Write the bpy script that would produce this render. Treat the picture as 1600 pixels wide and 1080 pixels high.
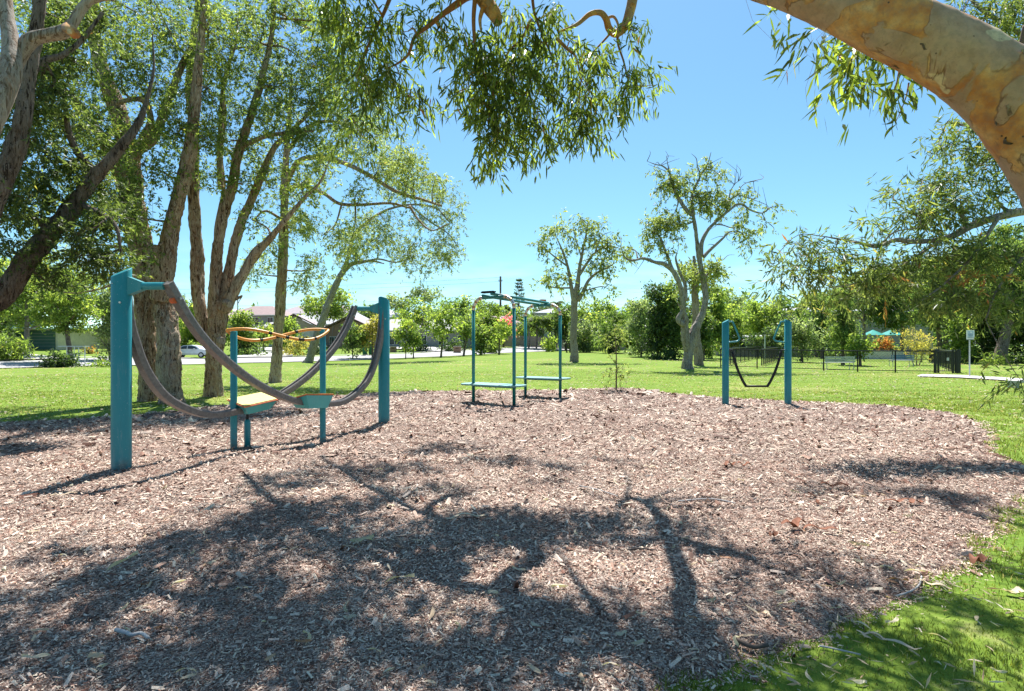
import bpy, math, random
import numpy as np
from mathutils import Vector, noise
random.seed(7); R = np.random.RandomState(11)
C = bpy.context.scene.collection
for o in list(bpy.data.objects): bpy.data.objects.remove(o)
SC = bpy.context.scene

# ------------------------------------------------------------------ camera
CAMH = 1.5
cd = bpy.data.cameras.new('camera'); cam = bpy.data.objects.new('camera', cd); C.objects.link(cam)
cam.location = (0, 0, CAMH); cam.rotation_euler = (math.radians(90), 0, 0)
cd.lens = 20.0; cd.sensor_width = 36; cd.clip_end = 3000; cd.clip_start = 0.05
SC.camera = cam
# ------------------------------------------------------------------ light
SUN = Vector((0.03, 0.455, 0.88)).normalized()
EL = math.asin(SUN.z); AZ = math.atan2(SUN.x, SUN.y)
w = bpy.data.worlds.new("World"); SC.world = w; w.use_nodes = True
nt = w.node_tree; nt.nodes.clear()
sky = nt.nodes.new('ShaderNodeTexSky'); sky.sky_type = 'NISHITA'; sky.sun_disc = False
sky.sun_elevation = EL; sky.sun_rotation = AZ; sky.air_density = 1.0; sky.dust_density = 0.6; sky.ozone_density = 2.5
tint = nt.nodes.new('ShaderNodeMix'); tint.data_type = 'RGBA'; tint.blend_type = 'MULTIPLY'; tint.inputs[0].default_value = 1
tint.inputs[7].default_value = (0.64, 0.925, 0.97, 1)
bg = nt.nodes.new('ShaderNodeBackground'); bg.inputs[1].default_value = 0.078
out = nt.nodes.new('ShaderNodeOutputWorld')
# thin cloud puffs low over the horizon
tc = nt.nodes.new('ShaderNodeTexCoord'); sep = nt.nodes.new('ShaderNodeSeparateXYZ'); mp = nt.nodes.new('ShaderNodeMapping')
mp.inputs['Scale'].default_value = (5, 5, 22); cn = nt.nodes.new('ShaderNodeTexNoise'); cn.inputs['Scale'].default_value = 1.6; cn.inputs['Detail'].default_value = 7
cr = nt.nodes.new('ShaderNodeValToRGB'); cr.color_ramp.elements[0].position = .46; cr.color_ramp.elements[1].position = .66
zr_ = nt.nodes.new('ShaderNodeValToRGB'); e = zr_.color_ramp.elements; e[0].position = 0.0; e[0].color = (.8,.8,.8,1); e[1].position = .17; e[1].color = (0,0,0,1)
mm = nt.nodes.new('ShaderNodeMath'); mm.operation = 'MULTIPLY'
cmix = nt.nodes.new('ShaderNodeMix'); cmix.data_type = 'RGBA'; cmix.inputs[7].default_value = (6.0, 7.6, 9.0, 1)
L = nt.links.new
L(tc.outputs['Generated'], mp.inputs[0]); L(mp.outputs[0], cn.inputs[0]); L(cn.outputs[0], cr.inputs[0])
L(tc.outputs['Generated'], sep.inputs[0]); L(sep.outputs[2], zr_.inputs[0]); L(cr.outputs[0], mm.inputs[0]); L(zr_.outputs[0], mm.inputs[1])
L(sky.outputs[0], tint.inputs[6]); L(tint.outputs[2], cmix.inputs[6]); L(mm.outputs[0], cmix.inputs[0]); L(cmix.outputs[2], bg.inputs[0]); L(bg.outputs[0], out.inputs[0])
sl = bpy.data.lights.new('sun', 'SUN'); sl.energy = 4.7; sl.angle = math.radians(0.42); sl.color = (1.0, .98, .945)
so = bpy.data.objects.new('sun', sl); C.objects.link(so); so.rotation_euler = SUN.to_track_quat('Z', 'Y').to_euler(); so.location = (0, 0, 40)
SC.view_settings.view_transform = 'Standard'; SC.view_settings.look = 'None'; SC.view_settings.gamma = 1.0
SC.view_settings.use_curve_mapping = False; SC.view_settings.exposure = 1.24
SC.cycles.max_bounces = 8; SC.cycles.transmission_bounces = 4; SC.cycles.transparent_max_bounces = 8

# ------------------------------------------------------------------ places
F = 888.9
def W(px, py, d): return Vector(((px-800)/F*d, d, CAMH+(540-py)/F*d))
def smooth(a, b, x):
    t = np.clip((x-a)/(b-a), 0, 1); return t*t*(3-2*t)
rp = [(-900,582,26),(-300,579,32),(0,576,40),(150,572,46),(300,570,56),(430,567,62),(560,563,66),(700,557,72),(830,550,85),(960,546,105),(1020,545,112)]
_a = np.array([(p[0]-800)/F for p in rp]+[.42,.6,1.2]); _d = np.array([p[2] for p in rp]+[80.,70.,60.])
_z = np.array([CAMH-(p[1]-540)*p[2]/F for p in rp]+[.25,.05,0.])
_s = np.array([.055]*9+[.045,.04,.02,.01,.005])
def terr(X, Y):
    X = np.asarray(X, float); Y = np.asarray(Y, float)
    a = X/np.maximum(Y, 2.0); d = np.interp(a, _a, _d); z = np.interp(a, _a, _z)
    h = z*smooth(16.0, d, Y)
    h = h + np.interp(a, _a, _s)*np.clip(Y-d, 0, 110)
    h = h + .02*np.sin(X*.31+1)*np.sin(Y*.27)*smooth(10, 20, Y)
    return h
def tz(x, y): return float(terr(x, y))
def gp(px, py):
    lo = None
    d = 2.0
    while d < 400:
        z = CAMH+(540-py)/F*d
        if z <= tz((px-800)/F*d, d): break
        d *= 1.004
    x = (px-800)/F*d
    return Vector((x, d, tz(x, d)))
def G(px, d):
    x = (px-800)/F*d; return Vector((x, d, tz(x, d)))
# mulch bed outline
bedpx = [(-700,672),(-200,668),(0,661),(90,657),(180,652),(260,645),(330,636),(420,628),(500,622),(570,616),(640,612.5),(700,611),(800,610.5),(870,610),(925,607.5),(955,605.5),(1000,608),(1050,615),(1130,622),(1240,628),(1340,632),(1420,638),(1490,647),(1530,660),(1547,680),(1541,700),(1562,718),(1640,738),(1800,752),(2000,775),(1900,790),(1600,775),(1565,803),(1525,850),(1480,893),(1430,932),(1350,965),(1250,1000),(1130,1040),(1050,1085)]
bedw = []
for px, py in bedpx:
    d = CAMH*F/(py-540); bedw.append(((px-800)/F*d, d))
bedw += [(.55,1.6),(.1,.2),(-1,-3),(-12,-4),(-16,2)]
BW = np.array(bedw)
def sdist(X, Y):
    X = np.asarray(X, float).ravel(); Y = np.asarray(Y, float).ravel()
    best = np.full(X.shape, 1e9); ins = np.zeros(X.shape, bool)
    n = len(BW)
    for i in range(n):
        x1, y1 = BW[i]; x2, y2 = BW[(i+1) % n]
        dx, dy = x2-x1, y2-y1
        t = np.clip(((X-x1)*dx+(Y-y1)*dy)/(dx*dx+dy*dy+1e-12), 0, 1)
        best = np.minimum(best, np.hypot(X-x1-t*dx, Y-y1-t*dy))
        c = ((y1 > Y) != (y2 > Y)) & (X < (x2-x1)*(Y-y1)/((y2-y1) if y2 != y1 else 1e-12)+x1)
        ins ^= c
    s = np.where(ins, best, -best)
    return s + .07*np.sin(X*5.1+np.sin(Y*7)*1.3)*np.sin(Y*4.3+.7) + .04*np.sin(X*17+Y*3)*np.sin(Y*13-X*5)
def bumps(X, Y):
    return (.022*np.sin(X*1.3+.5)*np.sin(Y*1.1)+.014*np.sin(X*3.1+Y*1.7)+.010*np.sin(Y*4.3-X*2.2)+.005*np.sin(X*9.1+Y*3)*np.sin(Y*8.3))
def bedz(X, Y):
    X = np.asarray(X, float); Y = np.asarray(Y, float)
    s = sdist(X, Y).reshape(X.shape)
    h = terr(X, Y) + np.clip(s*.16, -.08, .035) + bumps(X, Y)*np.clip(s*1.2, 0, 1)
    h -= .10*np.exp(-((X+3.05)**2+(Y-9.0)**2)/.5) + .05*np.exp(-((X+3.9)**2+(Y-8.3)**2)/.4)
    h += .07*np.exp(-((X-3.3)**2+(Y-18.3)**2)/.35)
    return h
def bz(x, y): return float(bedz(np.array([x]), np.array([y]))[0])

# ------------------------------------------------------------------ objects
ORG = {}
def link(o, label=None, cat=None, group=None, kind=None):
    if label: o['label'] = label
    if cat: o['category'] = cat
    if group: o['group'] = group
    if kind: o['kind'] = kind
    return o
def thing(name, label, cat, loc=(0,0,0), group=None):
    o = bpy.data.objects.new(name, None); C.objects.link(o); o.location = loc; o.empty_display_size = .2
    ORG[o.name] = Vector(loc); return link(o, label, cat, group)
def npmesh(name, V, faces, mat, parent=None, attr=None, smooth_=False, loc=None):
    """V (n,3) world coords; faces: list of (m,k) int arrays"""
    V = np.asarray(V, dtype=np.float32)
    org = ORG.get(parent.name) if parent is not None else (Vector(loc) if loc is not None else Vector((0,0,0)))
    V = V - np.array(org, dtype=np.float32)
    me = bpy.data.meshes.new(name)
    faces = [np.asarray(f, dtype=np.int32) for f in faces if len(f)]
    nl = sum(f.size for f in faces); nf = sum(len(f) for f in faces)
    me.vertices.add(len(V)); me.vertices.foreach_set('co', V.ravel())
    me.loops.add(nl); me.loops.foreach_set('vertex_index', np.concatenate([f.ravel() for f in faces]))
    me.polygons.add(nf)
    tot = np.concatenate([np.full(len(f), f.shape[1], np.int32) for f in faces])
    st = np.concatenate([[0], np.cumsum(tot)[:-1]]).astype(np.int32)
    me.polygons.foreach_set('loop_start', st); me.polygons.foreach_set('loop_total', tot)
    me.polygons.foreach_set('use_smooth', np.full(nf, bool(smooth_)))
    if attr is not None:
        a = me.attributes.new('rnd', 'FLOAT', 'FACE'); a.data.foreach_set('value', np.asarray(attr, dtype=np.float32))
    me.update(calc_edges=True); me.materials.append(mat)
    o = bpy.data.objects.new(name, me); C.objects.link(o)
    if parent is not None: o.parent = parent; ORG[o.name] = org
    else: o.location = org; ORG[o.name] = org
    return o
def vnoise(P, seed=0):
    P = np.asarray(P, float); I = np.floor(P).astype(np.int64); f = P-I; f = f*f*(3-2*f)
    def h(i, j, k):
        n = (i*73856093) ^ (j*19349663) ^ (k*83492791) ^ (seed*2654435761); n = (n ^ (n >> 13))*1274126177; n = n & 0x7fffffff; n = (n ^ (n >> 16)) & 0xffff; return n/65535.
    r = 0
    for a in (0, 1):
        for b in (0, 1):
            for c in (0, 1):
                r = r+h(I[...,0]+a, I[...,1]+b, I[...,2]+c)*np.where(a, f[...,0], 1-f[...,0])*np.where(b, f[...,1], 1-f[...,1])*np.where(c, f[...,2], 1-f[...,2])
    return r*2-1
def fnoise(P, o=3, seed=0):
    return sum(vnoise(P*2.03**i+i*7.7, seed+i)*.5**i for i in range(o))
class MB:
    def __init__(s): s.V = []; s.Q = []; s.T = []; s.n = 0
    def add(s, V, Q=(), T=()):
        s.V.append(np.asarray(V, float).reshape(-1, 3))
        if len(Q): s.Q.append(np.asarray(Q)+s.n)
        if len(T): s.T.append(np.asarray(T)+s.n)
        s.n += len(s.V[-1])
    def box(s, c, size, rz=0, top=None, ang=None):
        x, y, z = [v/2 for v in size]; tx, ty = (x, y) if top is None else (top[0]/2, top[1]/2)
        P = [(-x,-y,-z),(x,-y,-z),(x,y,-z),(-x,y,-z),(-tx,-ty,z),(tx,-ty,z),(tx,ty,z),(-tx,ty,z)]
        ca, sa = math.cos(rz), math.sin(rz)
        P = [(c[0]+a*ca-b*sa, c[1]+a*sa+b*ca, c[2]+d) for a, b, d in P]
        s.add(P, [(3,2,1,0),(4,5,6,7),(0,1,5,4),(1,2,6,5),(2,3,7,6),(3,0,4,7)]); return s
    def poly(s, P, thick=None):
        n = len(P)
        if n == 4: s.add(P, [(0,1,2,3)])
        elif n == 3: s.add(P, [], [(0,1,2)])
        return s
    def prism(s, P, ex):
        """P list of points in order (front), ex extrusion vector; convex"""
        n = len(P); P = [np.array(p, float) for p in P]; ex = np.array(ex, float)
        V = P+[p+ex for p in P]; Q = [(i, (i+1) % n, n+(i+1) % n, n+i) for i in range(n)]
        T = [(0, i+1, i) for i in range(1, n-1)]+[(n, n+i, n+i+1) for i in range(1, n-1)]
        s.add(V, Q, T); return s
    def tube(s, pts, rad, sides=8, cap=True, rough=0., seed=0., flat=1.0, closed=False, bark=0.):
        P = np.array([tuple(p) for p in pts], float); n = len(P)
        rad = np.full(n, rad, float) if np.isscalar(rad) else np.asarray(rad, float)
        T = np.gradient(P, axis=0) if n > 2 else np.repeat((P[1]-P[0])[None], n, 0)
        if closed: T = np.roll(P, -1, 0)-np.roll(P, 1, 0)
        T /= np.linalg.norm(T, axis=1)[:, None]+1e-12
        up = np.array([0,0,1.]) if abs(T[0][2]) < .9 else np.array([1.,0,0])
        u = np.cross(T[0], up); u /= np.linalg.norm(u); U = [u]
        for i in range(1, n):
            u = U[-1]-T[i]*np.dot(U[-1], T[i]); u /= np.linalg.norm(u)+1e-12; U.append(u)
        U = np.array(U); Vv = np.cross(T, U)
        a = np.arange(sides)/sides*2*math.pi
        r = rad[:, None]*np.ones((1, sides))
        if rough:
            i = np.arange(n)[:, None]; L_ = np.concatenate([[0], np.cumsum(np.linalg.norm(np.diff(P, axis=0), axis=1))])[:, None]
            r = r*(1+rough*(np.sin(3*a[None]+L_*1.7+seed)*.5+np.sin(5*a[None]-L_*2.9+seed*2)*.35+np.sin(7*a[None]+L_*6.1+seed)*.3+np.sin(2*a[None]+L_*.8)*.4))
        if bark:
            X0 = P[:, None]+r[..., None]*(np.cos(a)[None, :, None]*U[:, None]+np.sin(a)[None, :, None]*Vv[:, None])
            q = np.stack([X0[...,0], X0[...,1], X0[...,2]*.28], -1); am = np.minimum(r, .35)*bark
            nn = .3-np.abs(fnoise(q*9.0/1.0, 3, 3))*1.6; n2_ = fnoise(q*4.0, 2, 9); n3_ = fnoise(X0*22., 2, 5)
            r = r+am*(nn*.55+n2_*.6+n3_*.25)
        X = P[:, None]+r[..., None]*(np.cos(a)[None, :, None]*U[:, None]*flat+np.sin(a)[None, :, None]*Vv[:, None])
        V = X.reshape(-1, 3); Q = []
        m = n if closed else n-1
        i, j = np.meshgrid(np.arange(m), np.arange(sides), indexing='ij'); i = i.ravel(); j = j.ravel(); k = (j+1) % sides; ii = (i+1) % n
        Q = np.stack([i*sides+j, i*sides+k, ii*sides+k, ii*sides+j], 1)
        Tt = []
        if cap and not closed:
            V = np.vstack([V, P[:1], P[-1:]])
            c0, c1 = n*sides, n*sides+1
            for j in range(sides):
                k = (j+1) % sides; Tt.append((c0, k, j)); Tt.append((c1, (n-1)*sides+j, (n-1)*sides+k))
        s.add(V, Q, Tt); return s
    def build(s, name, mat, parent=None, smooth_=False, loc=None, attr=None, **kw):
        V = np.vstack(s.V); f = []
        if s.Q: f.append(np.vstack(s.Q))
        if s.T: f.append(np.vstack(s.T))
        o = npmesh(name, V, f, mat, parent, attr, smooth_, loc); link(o, **kw)
        if smooth_ == 'auto':
            pass
        return o
def spline(pts, n):
    """Catmull-Rom through k-tuples"""
    P = np.array([tuple(p) for p in pts], float)
    if len(P) < 3:
        t = np.linspace(0, 1, n)[:, None]; return P[0]*(1-t)+P[-1]*t
    E = np.vstack([2*P[0]-P[1], P, 2*P[-1]-P[-2]]); k = len(P)-1
    out_ = []
    for t in np.linspace(0, k-1e-6, n):
        i = int(t); f = t-i; a, b, c, d = E[i], E[i+1], E[i+2], E[i+3]
        out_.append(.5*((2*b)+(-a+c)*f+(2*a-5*b+4*c-d)*f*f+(-a+3*b-3*c+d)*f**3))
    return np.array(out_)

# ------------------------------------------------------------------ materials
class NT:
    def __init__(s, name):
        s.m = bpy.data.materials.new(name); s.m.use_nodes = True; s.t = s.m.node_tree; s.t.nodes.clear()
        s.out = s.t.nodes.new('ShaderNodeOutputMaterial')
    def n(s, typ, ins=None, **kw):
        nd = s.t.nodes.new(typ)
        for k, v in kw.items(): setattr(nd, k, v)
        for k, v in (ins or {}).items():
            if isinstance(v, tuple) and len(v) == 2 and isinstance(v[0], bpy.types.Node): s.t.links.new(v[0].outputs[v[1]], nd.inputs[k])
            elif isinstance(v, bpy.types.Node): s.t.links.new(v.outputs[0], nd.inputs[k])
            else: nd.inputs[k].default_value = v
        return nd
    def ramp(s, fac, stops, interp='LINEAR'):
        r = s.n('ShaderNodeValToRGB', {0: fac}); r.color_ramp.interpolation = interp
        e = r.color_ramp.elements
        while len(e) < len(stops): e.new(.5)
        for el, (p, c) in zip(e, stops): el.position = p; el.color = (*c, 1) if len(c) == 3 else c
        return r
    def noise(s, scale, detail=4, vec=None, rough=.55, dist=0):
        ins = {'Scale': scale, 'Detail': detail, 'Roughness': rough, 'Distortion': dist}
        if vec is not None: ins['Vector'] = vec
        return s.n('ShaderNodeTexNoise', ins)
    def pos(s, scale=(1,1,1)):
        g = s.n('ShaderNodeNewGeometry'); return s.n('ShaderNodeMapping', {0: (g, 'Position'), 'Scale': scale})
    def mix(s, fac, a, b, mode='MIX'):
        m = s.t.nodes.new('ShaderNodeMix'); m.data_type = 'RGBA'; m.blend_type = mode
        for k, v in ((0, fac), (6, a), (7, b)):
            if isinstance(v, bpy.types.Node): s.t.links.new(v.outputs[2] if v.bl_idname == 'ShaderNodeMix' else v.outputs[0], m.inputs[k])
            else: m.inputs[k].default_value = v if k == 0 else ((*v, 1) if len(v) == 3 else v)
        return m
    def bsdf(s, col, rough=.7, spec=.3, metal=0, bump=None, bs=.3, bd=.02, **kw):
        b = s.n('ShaderNodeBsdfPrincipled', {'Roughness': rough, 'Specular IOR Level': spec, 'Metallic': metal})
        if isinstance(col, bpy.types.Node): s.t.links.new(col.outputs[2] if col.bl_idname == 'ShaderNodeMix' else col.outputs[0], b.inputs[0])
        else: b.inputs[0].default_value = (*col, 1)
        if bump is not None:
            bp = s.n('ShaderNodeBump', {'Strength': bs, 'Distance': bd, 'Height': bump}); s.t.links.new(bp.outputs[0], b.inputs['Normal'])
        s.t.links.new(b.outputs[0], s.out.inputs[0]); s.b = b; return s.m
def flat(name, col, rough=.6, spec=.3, metal=0, var=.12, vs=3.0):
    t = NT(name); n1 = t.noise(vs, 5, t.pos()); 
    c = t.mix(t.ramp(n1, [(.3, (0,0,0)), (.7, (1,1,1))]), tuple(v*(1-var) for v in col), tuple(min(1, v*(1+var)) for v in col))
    return t.bsdf(c, rough, spec, metal)
def attr_ramp(t, stops):
    a = t.n('ShaderNodeAttribute', attribute_name='rnd'); return t.ramp((a, 'Fac'), stops)
def leafmat(name, stops, trans=.45, rough=.45, tcol=2.3):
    t = NT(name); c = attr_ramp(t, stops)
    b = t.n('ShaderNodeBsdfPrincipled', {0: c, 'Roughness': rough, 'Specular IOR Level': .35})
    br = t.mix(1.0, c, (tcol*1.12, tcol*1.16, tcol*.6), 'MULTIPLY')
    tr = t.n('ShaderNodeBsdfTranslucent', {0: (br, 2)})
    m = t.n('ShaderNodeMixShader', {0: min(.62, trans+.1), 1: b, 2: tr}); t.t.links.new(m.outputs[0], t.out.inputs[0]); return t.m

M = {}
def teal(name, col):
    t = NT(name); n1 = t.noise(2.2, 6, t.pos()); n2 = t.noise(60, 3, t.pos()); g = t.pos((9, 9, 1.2)); n3 = t.noise(3, 5, g)
    c = t.mix(t.ramp(n1, [(.35,(0,0,0)),(.75,(1,1,1))]), col, tuple(v*1.18+.01 for v in col))
    c = t.mix(t.ramp(n3, [(.58,(0,0,0)),(.8,(.35,.35,.35))]), c, (.30,.36,.33))
    sz_ = t.n('ShaderNodeSeparateXYZ', {0: t.pos()}); zz_ = t.n('ShaderNodeMath', {0: (sz_, 2), 1: (t.noise(7, 4, t.pos()), 0)}, operation='SUBTRACT'); zz_ = t.n('ShaderNodeMath', {0: zz_, 1: .6}, operation='ADD'); c = t.mix(t.ramp(zz_, [(.06,(.5,.5,.5)),(.24,(0,0,0))]), c, (.10,.075,.055))
    n9 = t.noise(4, 6, t.pos((30,30,1.5)), .7); c = t.mix(t.ramp(n9, [(.60,(0,0,0)),(.68,(.45,.45,.45))]), c, tuple(v*.55 for v in col))
    sp = t.ramp(n2, [(.66,(0,0,0)),(.72,(.5,.5,.5))]); c = t.mix(sp, c, (.35,.45,.42))
    return t.bsdf(c, .38, .5, bump=n2, bs=.06, bd=.003)
M['teal'] = teal('teal_paint', (.010,.195,.225)); M['teal_green'] = teal('green_paint', (.006,.15,.14)); M['teal_deck'] = teal('deck_paint', (.05,.34,.33))
t = NT('rubber_rail'); n1 = t.noise(26, 6, t.pos()); n2 = t.noise(140, 3, t.pos())
M['rail'] = t.bsdf(t.ramp(n1, [(.3,(.10,.085,.078)),(.7,(.20,.175,.16))]), .42, .5, bump=n2, bs=.15, bd=.003)
M['orange'] = flat('orange_handrail', (.72,.30,.05), .4, .45, vs=9)
M['black'] = flat('black_tape', (.012,.012,.014), .55); M['blackm'] = flat('black_powdercoat', (.012,.013,.015), .4, .4)
M['yellow'] = flat('yellow_tread', (.62,.52,.18), .7, vs=14); M['redor'] = flat('red_edge', (.62,.13,.04), .5)
M['benchtop'] = flat('bench_top', (.17,.33,.30), .55, .4, vs=10); M['steel'] = flat('worn_steel', (.55,.53,.50), .35, .5, .7, vs=8); M['bronze'] = flat('worn_grip', (.40,.24,.10), .4, .5, .4, .3, 30)
M['white'] = flat('white_paint', (.78,.78,.76), .5); M['cream'] = flat('cream_wall', (.60,.54,.42), .8); M['conc'] = flat('concrete', (.46,.44,.41), .9, vs=1.5)
M['glass'] = flat('dark_glass', (.03,.04,.05), .12, .6); M['brick'] = flat('brown_brick', (.30,.19,.13), .9, vs=12)
M['grey'] = flat('grey_wall', (.34,.33,.32), .8)
def barkm(name, cols, sc=(3,3,.7), bs=1.0, bd=.035, sharp=(.42,.6)):
    t = NT(name); g = t.pos(sc); n1 = t.noise(4.5, 9, g, .7, 1.2); n2 = t.noise(12, 8, g, .75, 1.2); n3 = t.noise(.9, 3, t.pos())
    c = t.ramp(n1, [(.39, cols[0]), (.47, cols[1]), (.53, cols[2]), (.61, cols[3])])
    c = t.mix(t.ramp(n2, [(sharp[0],(.0,.0,.0)),(sharp[1],(.75,.75,.75))]), c, cols[1])
    c = t.mix(t.ramp(n2, [(.38,(.9,.9,.9)),(.46,(0,0,0))]), c, cols[4])
    c = t.mix(t.ramp(n3, [(.4,(0,0,0)),(.7,(.5,.5,.5))]), c, cols[3])
    n5 = t.noise(3.3, 7, g, .7, 2.0); c = t.mix(t.ramp(n5, [(.54,(0,0,0)),(.62,(.7,.7,.7))]), c, (cols[0][0]*1.9, cols[0][1]*1.6, cols[0][2]*1.3))
    ck = t.noise(6, 6, t.pos((3.2,3.2,.45)), .6, 1.5); c = t.mix(t.ramp(ck, [(.40,(.9,.9,.9)),(.46,(0,0,0))]), c, cols[4])
    v = t.n('ShaderNodeMath', {0: n1, 1: n2}, operation='ADD'); v = t.n('ShaderNodeMath', {0: v, 1: ck}, operation='ADD')
    return t.bsdf(c, .9, .15, bump=v, bs=bs, bd=bd)
M['paper'] = barkm('paperbark', [(.17,.09,.05),(.34,.23,.15),(.50,.38,.27),(.64,.54,.42),(.05,.025,.014)])
M['darkbark'] = barkm('dark_bark', [(.075,.05,.035),(.15,.11,.085),(.21,.165,.13),(.30,.25,.21),(.025,.015,.01)])
M['palebark'] = barkm('pale_bark', [(.17,.12,.09),(.27,.22,.18),(.35,.30,.25),(.43,.38,.33),(.12,.08,.05)], bs=.5)
M['greybark'] = barkm('grey_bark', [(.15,.12,.10),(.26,.22,.195),(.34,.305,.28),(.43,.40,.37),(.08,.06,.05)], bs=.6)
# smooth eucalypt skin: grey bark shed in patches over orange and cream
t = NT('gum_skin'); p = t.pos((1,1,1)); n1 = t.noise(2.6, 5, p, .5, .9); n2 = t.noise(8, 6, p); n3 = t.noise(45, 4, p); n4 = t.noise(3.8, 3, p, .5, .4)
og = t.ramp(n2, [(.35,(.42,.15,.045)),(.5,(.55,.26,.08)),(.65,(.62,.38,.17))])
gr = t.ramp(n2, [(.3,(.33,.19,.11)),(.55,(.44,.28,.18)),(.75,(.38,.265,.175))])
c = t.mix(t.ramp(n1, [(.512,(0,0,0)),(.527,(1,1,1))]), og, gr); c = t.mix(t.ramp(n4, [(.66,(0,0,0)),(.67,(1,1,1))]), c, (.62,.47,.28))
vor = t.n('ShaderNodeTexVoronoi', {'Vector': p, 'Scale': 9.0}); c = t.mix(t.ramp((vor, 'Distance'), [(.03,(1,1,1)),(.06,(0,0,0))]), c, (.05,.03,.02))
st = t.noise(5, 6, t.pos((4,4,1)), .7, 1.5); c = t.mix(t.ramp(st, [(.62,(0,0,0)),(.7,(.7,.7,.7))]), c, (.16,.09,.055))
fz = t.noise(9, 9, t.pos((5,1,3)), .75, 1.2); c = t.mix(t.ramp(fz, [(.60,(0,0,0)),(.66,(.55,.55,.55))]), c, (.20,.13,.09)); edge = t.ramp(n1, [(.497,(0,0,0)),(.515,(1,1,1)),(.527,(0,0,0))]); em = t.ramp(t.noise(5, 4, t.pos((1.3,1,1))), [(.45,(0,0,0)),(.6,(1,1,1))]); c = t.mix(t.mix(1.0, edge, em, 'MULTIPLY'), c, (.17,.09,.05)); mot = t.noise(30, 8, p, .75); c = t.mix(t.ramp(mot, [(.4,(.4,.4,.4)),(.55,(0,0,0))]), c, (.22,.16,.11))
hh = t.mix(.5, t.ramp(n1, [(.512,(0,0,0)),(.527,(1,1,1))]), t.mix(.5, n3, fz))
M['gum'] = t.bsdf(c, .75, .25, bump=(hh, 2), bs=.5, bd=.012)
M['gumtwig'] = flat('gum_twig', (.30,.13,.06), .8, vs=10); M['twig'] = flat('twig_bark', (.13,.09,.065), .9, vs=6)
GL = lambda a, k=1.75: [(0.0, tuple(v*.55*k for v in a[0])), (.35, tuple(v*k for v in a[0])), (.7, tuple(v*k for v in a[1])), (.93, tuple(v*k for v in a[2])), (1.0, a[3])]
M['leaf_paper'] = leafmat('paperbark_leaf', GL([(.045,.062,.018),(.095,.12,.032),(.19,.205,.055),(.26,.16,.05)]), .42)
M['leaf_dark'] = leafmat('dark_leaf', GL([(.036,.050,.018),(.075,.095,.03),(.15,.165,.05),(.22,.10,.03)]), .35)
M['leaf_gum'] = leafmat('gum_leaf', GL([(.042,.056,.016),(.09,.115,.024),(.20,.23,.04),(.28,.12,.04)]), .5, .38)
M['leaf_sparse'] = leafmat('olive_leaf', GL([(.075,.09,.035),(.125,.145,.052),(.20,.21,.07),(.25,.17,.07)]), .42)
M['leaf_bright'] = leafmat('bright_leaf', GL([(.055,.08,.022),(.10,.13,.032),(.17,.19,.05),(.24,.22,.07)]), .5)
M['leaf_mid'] = leafmat('mid_leaf', GL([(.038,.06,.02),(.07,.10,.03),(.125,.15,.045),(.2,.17,.06)]), .45)
M['leaf_deep'] = leafmat('deep_leaf', GL([(.02,.034,.014),(.038,.06,.02),(.07,.095,.03),(.1,.12,.04)]), .35)
M['leaf_yellow'] = leafmat('yellow_leaf', GL([(.10,.095,.03),(.16,.14,.045),(.24,.19,.06),(.3,.17,.08)]), .5)
M['leaf_grey'] = leafmat('greygreen_leaf', GL([(.07,.09,.05),(.12,.145,.075),(.18,.20,.11),(.25,.24,.15)]), .4)
M['leaf_red'] = leafmat('red_leaf', GL([(.10,.09,.03),(.17,.08,.03),(.22,.08,.04),(.30,.12,.05)]), .4)
M['leaf_pink'] = leafmat('pink_flower', GL([(.08,.13,.03),(.30,.10,.12),(.55,.12,.25),(.6,.15,.3)]), .4)
M['leaf_dry'] = leafmat('dry_leaf', [(0,(.30,.12,.05)),(.3,(.50,.33,.20)),(.6,(.66,.52,.36)),(.8,(.70,.62,.48)),(1,(.60,.52,.34))], .25, .6, .9)

# leaf meshes
def unit(a): return a/(np.linalg.norm(a, axis=1)[:, None]+1e-9)
def leaves(name, P, D, Ln, Wd, rnd, mat, parent=None, curved=False, kind='stuff', **kw):
    n = len(P); D = unit(D); S = unit(np.cross(D, R.normal(size=(n, 3)))); N = np.cross(D, S)
    Ln = np.asarray(Ln)*np.ones(n); Wd = np.asarray(Wd)*np.ones(n); l = Ln[:, None]; w_ = Wd[:, None]
    if curved:
        dn = np.array([0,0,-1.])*l*.10; sb = S*l*(R.rand(n,1)-.5)*.35
        V = np.stack([P, P+D*l*.3+S*w_*.5+sb*.5, P+D*l*.3-S*w_*.5+sb*.5, P+D*l*.68+S*w_*.38+sb*.9+dn*.5, P+D*l*.68-S*w_*.38+sb*.9+dn*.5, P+D*l+sb+dn], 1).reshape(-1, 3)
        b = np.arange(n)*6; Q = np.stack([b+1, b+3, b+4, b+2], 1); T = np.concatenate([np.stack([b, b+1, b+2], 1), np.stack([b+3, b+5, b+4], 1)])
        at = np.concatenate([rnd, rnd, rnd]); fs = [Q, T]
    else:
        V = np.stack([P, P+D*l*.5+S*w_*.5+N*w_*.15, P+D*l, P+D*l*.5-S*w_*.5+N*w_*.15], 1).reshape(-1, 3)
        b = np.arange(n)*4; fs = [np.stack([b, b+1, b+2, b+3], 1)]; at = rnd
    o = npmesh(name, V, fs, mat, parent, at)
    return link(o, kind=kind, **kw)
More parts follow.
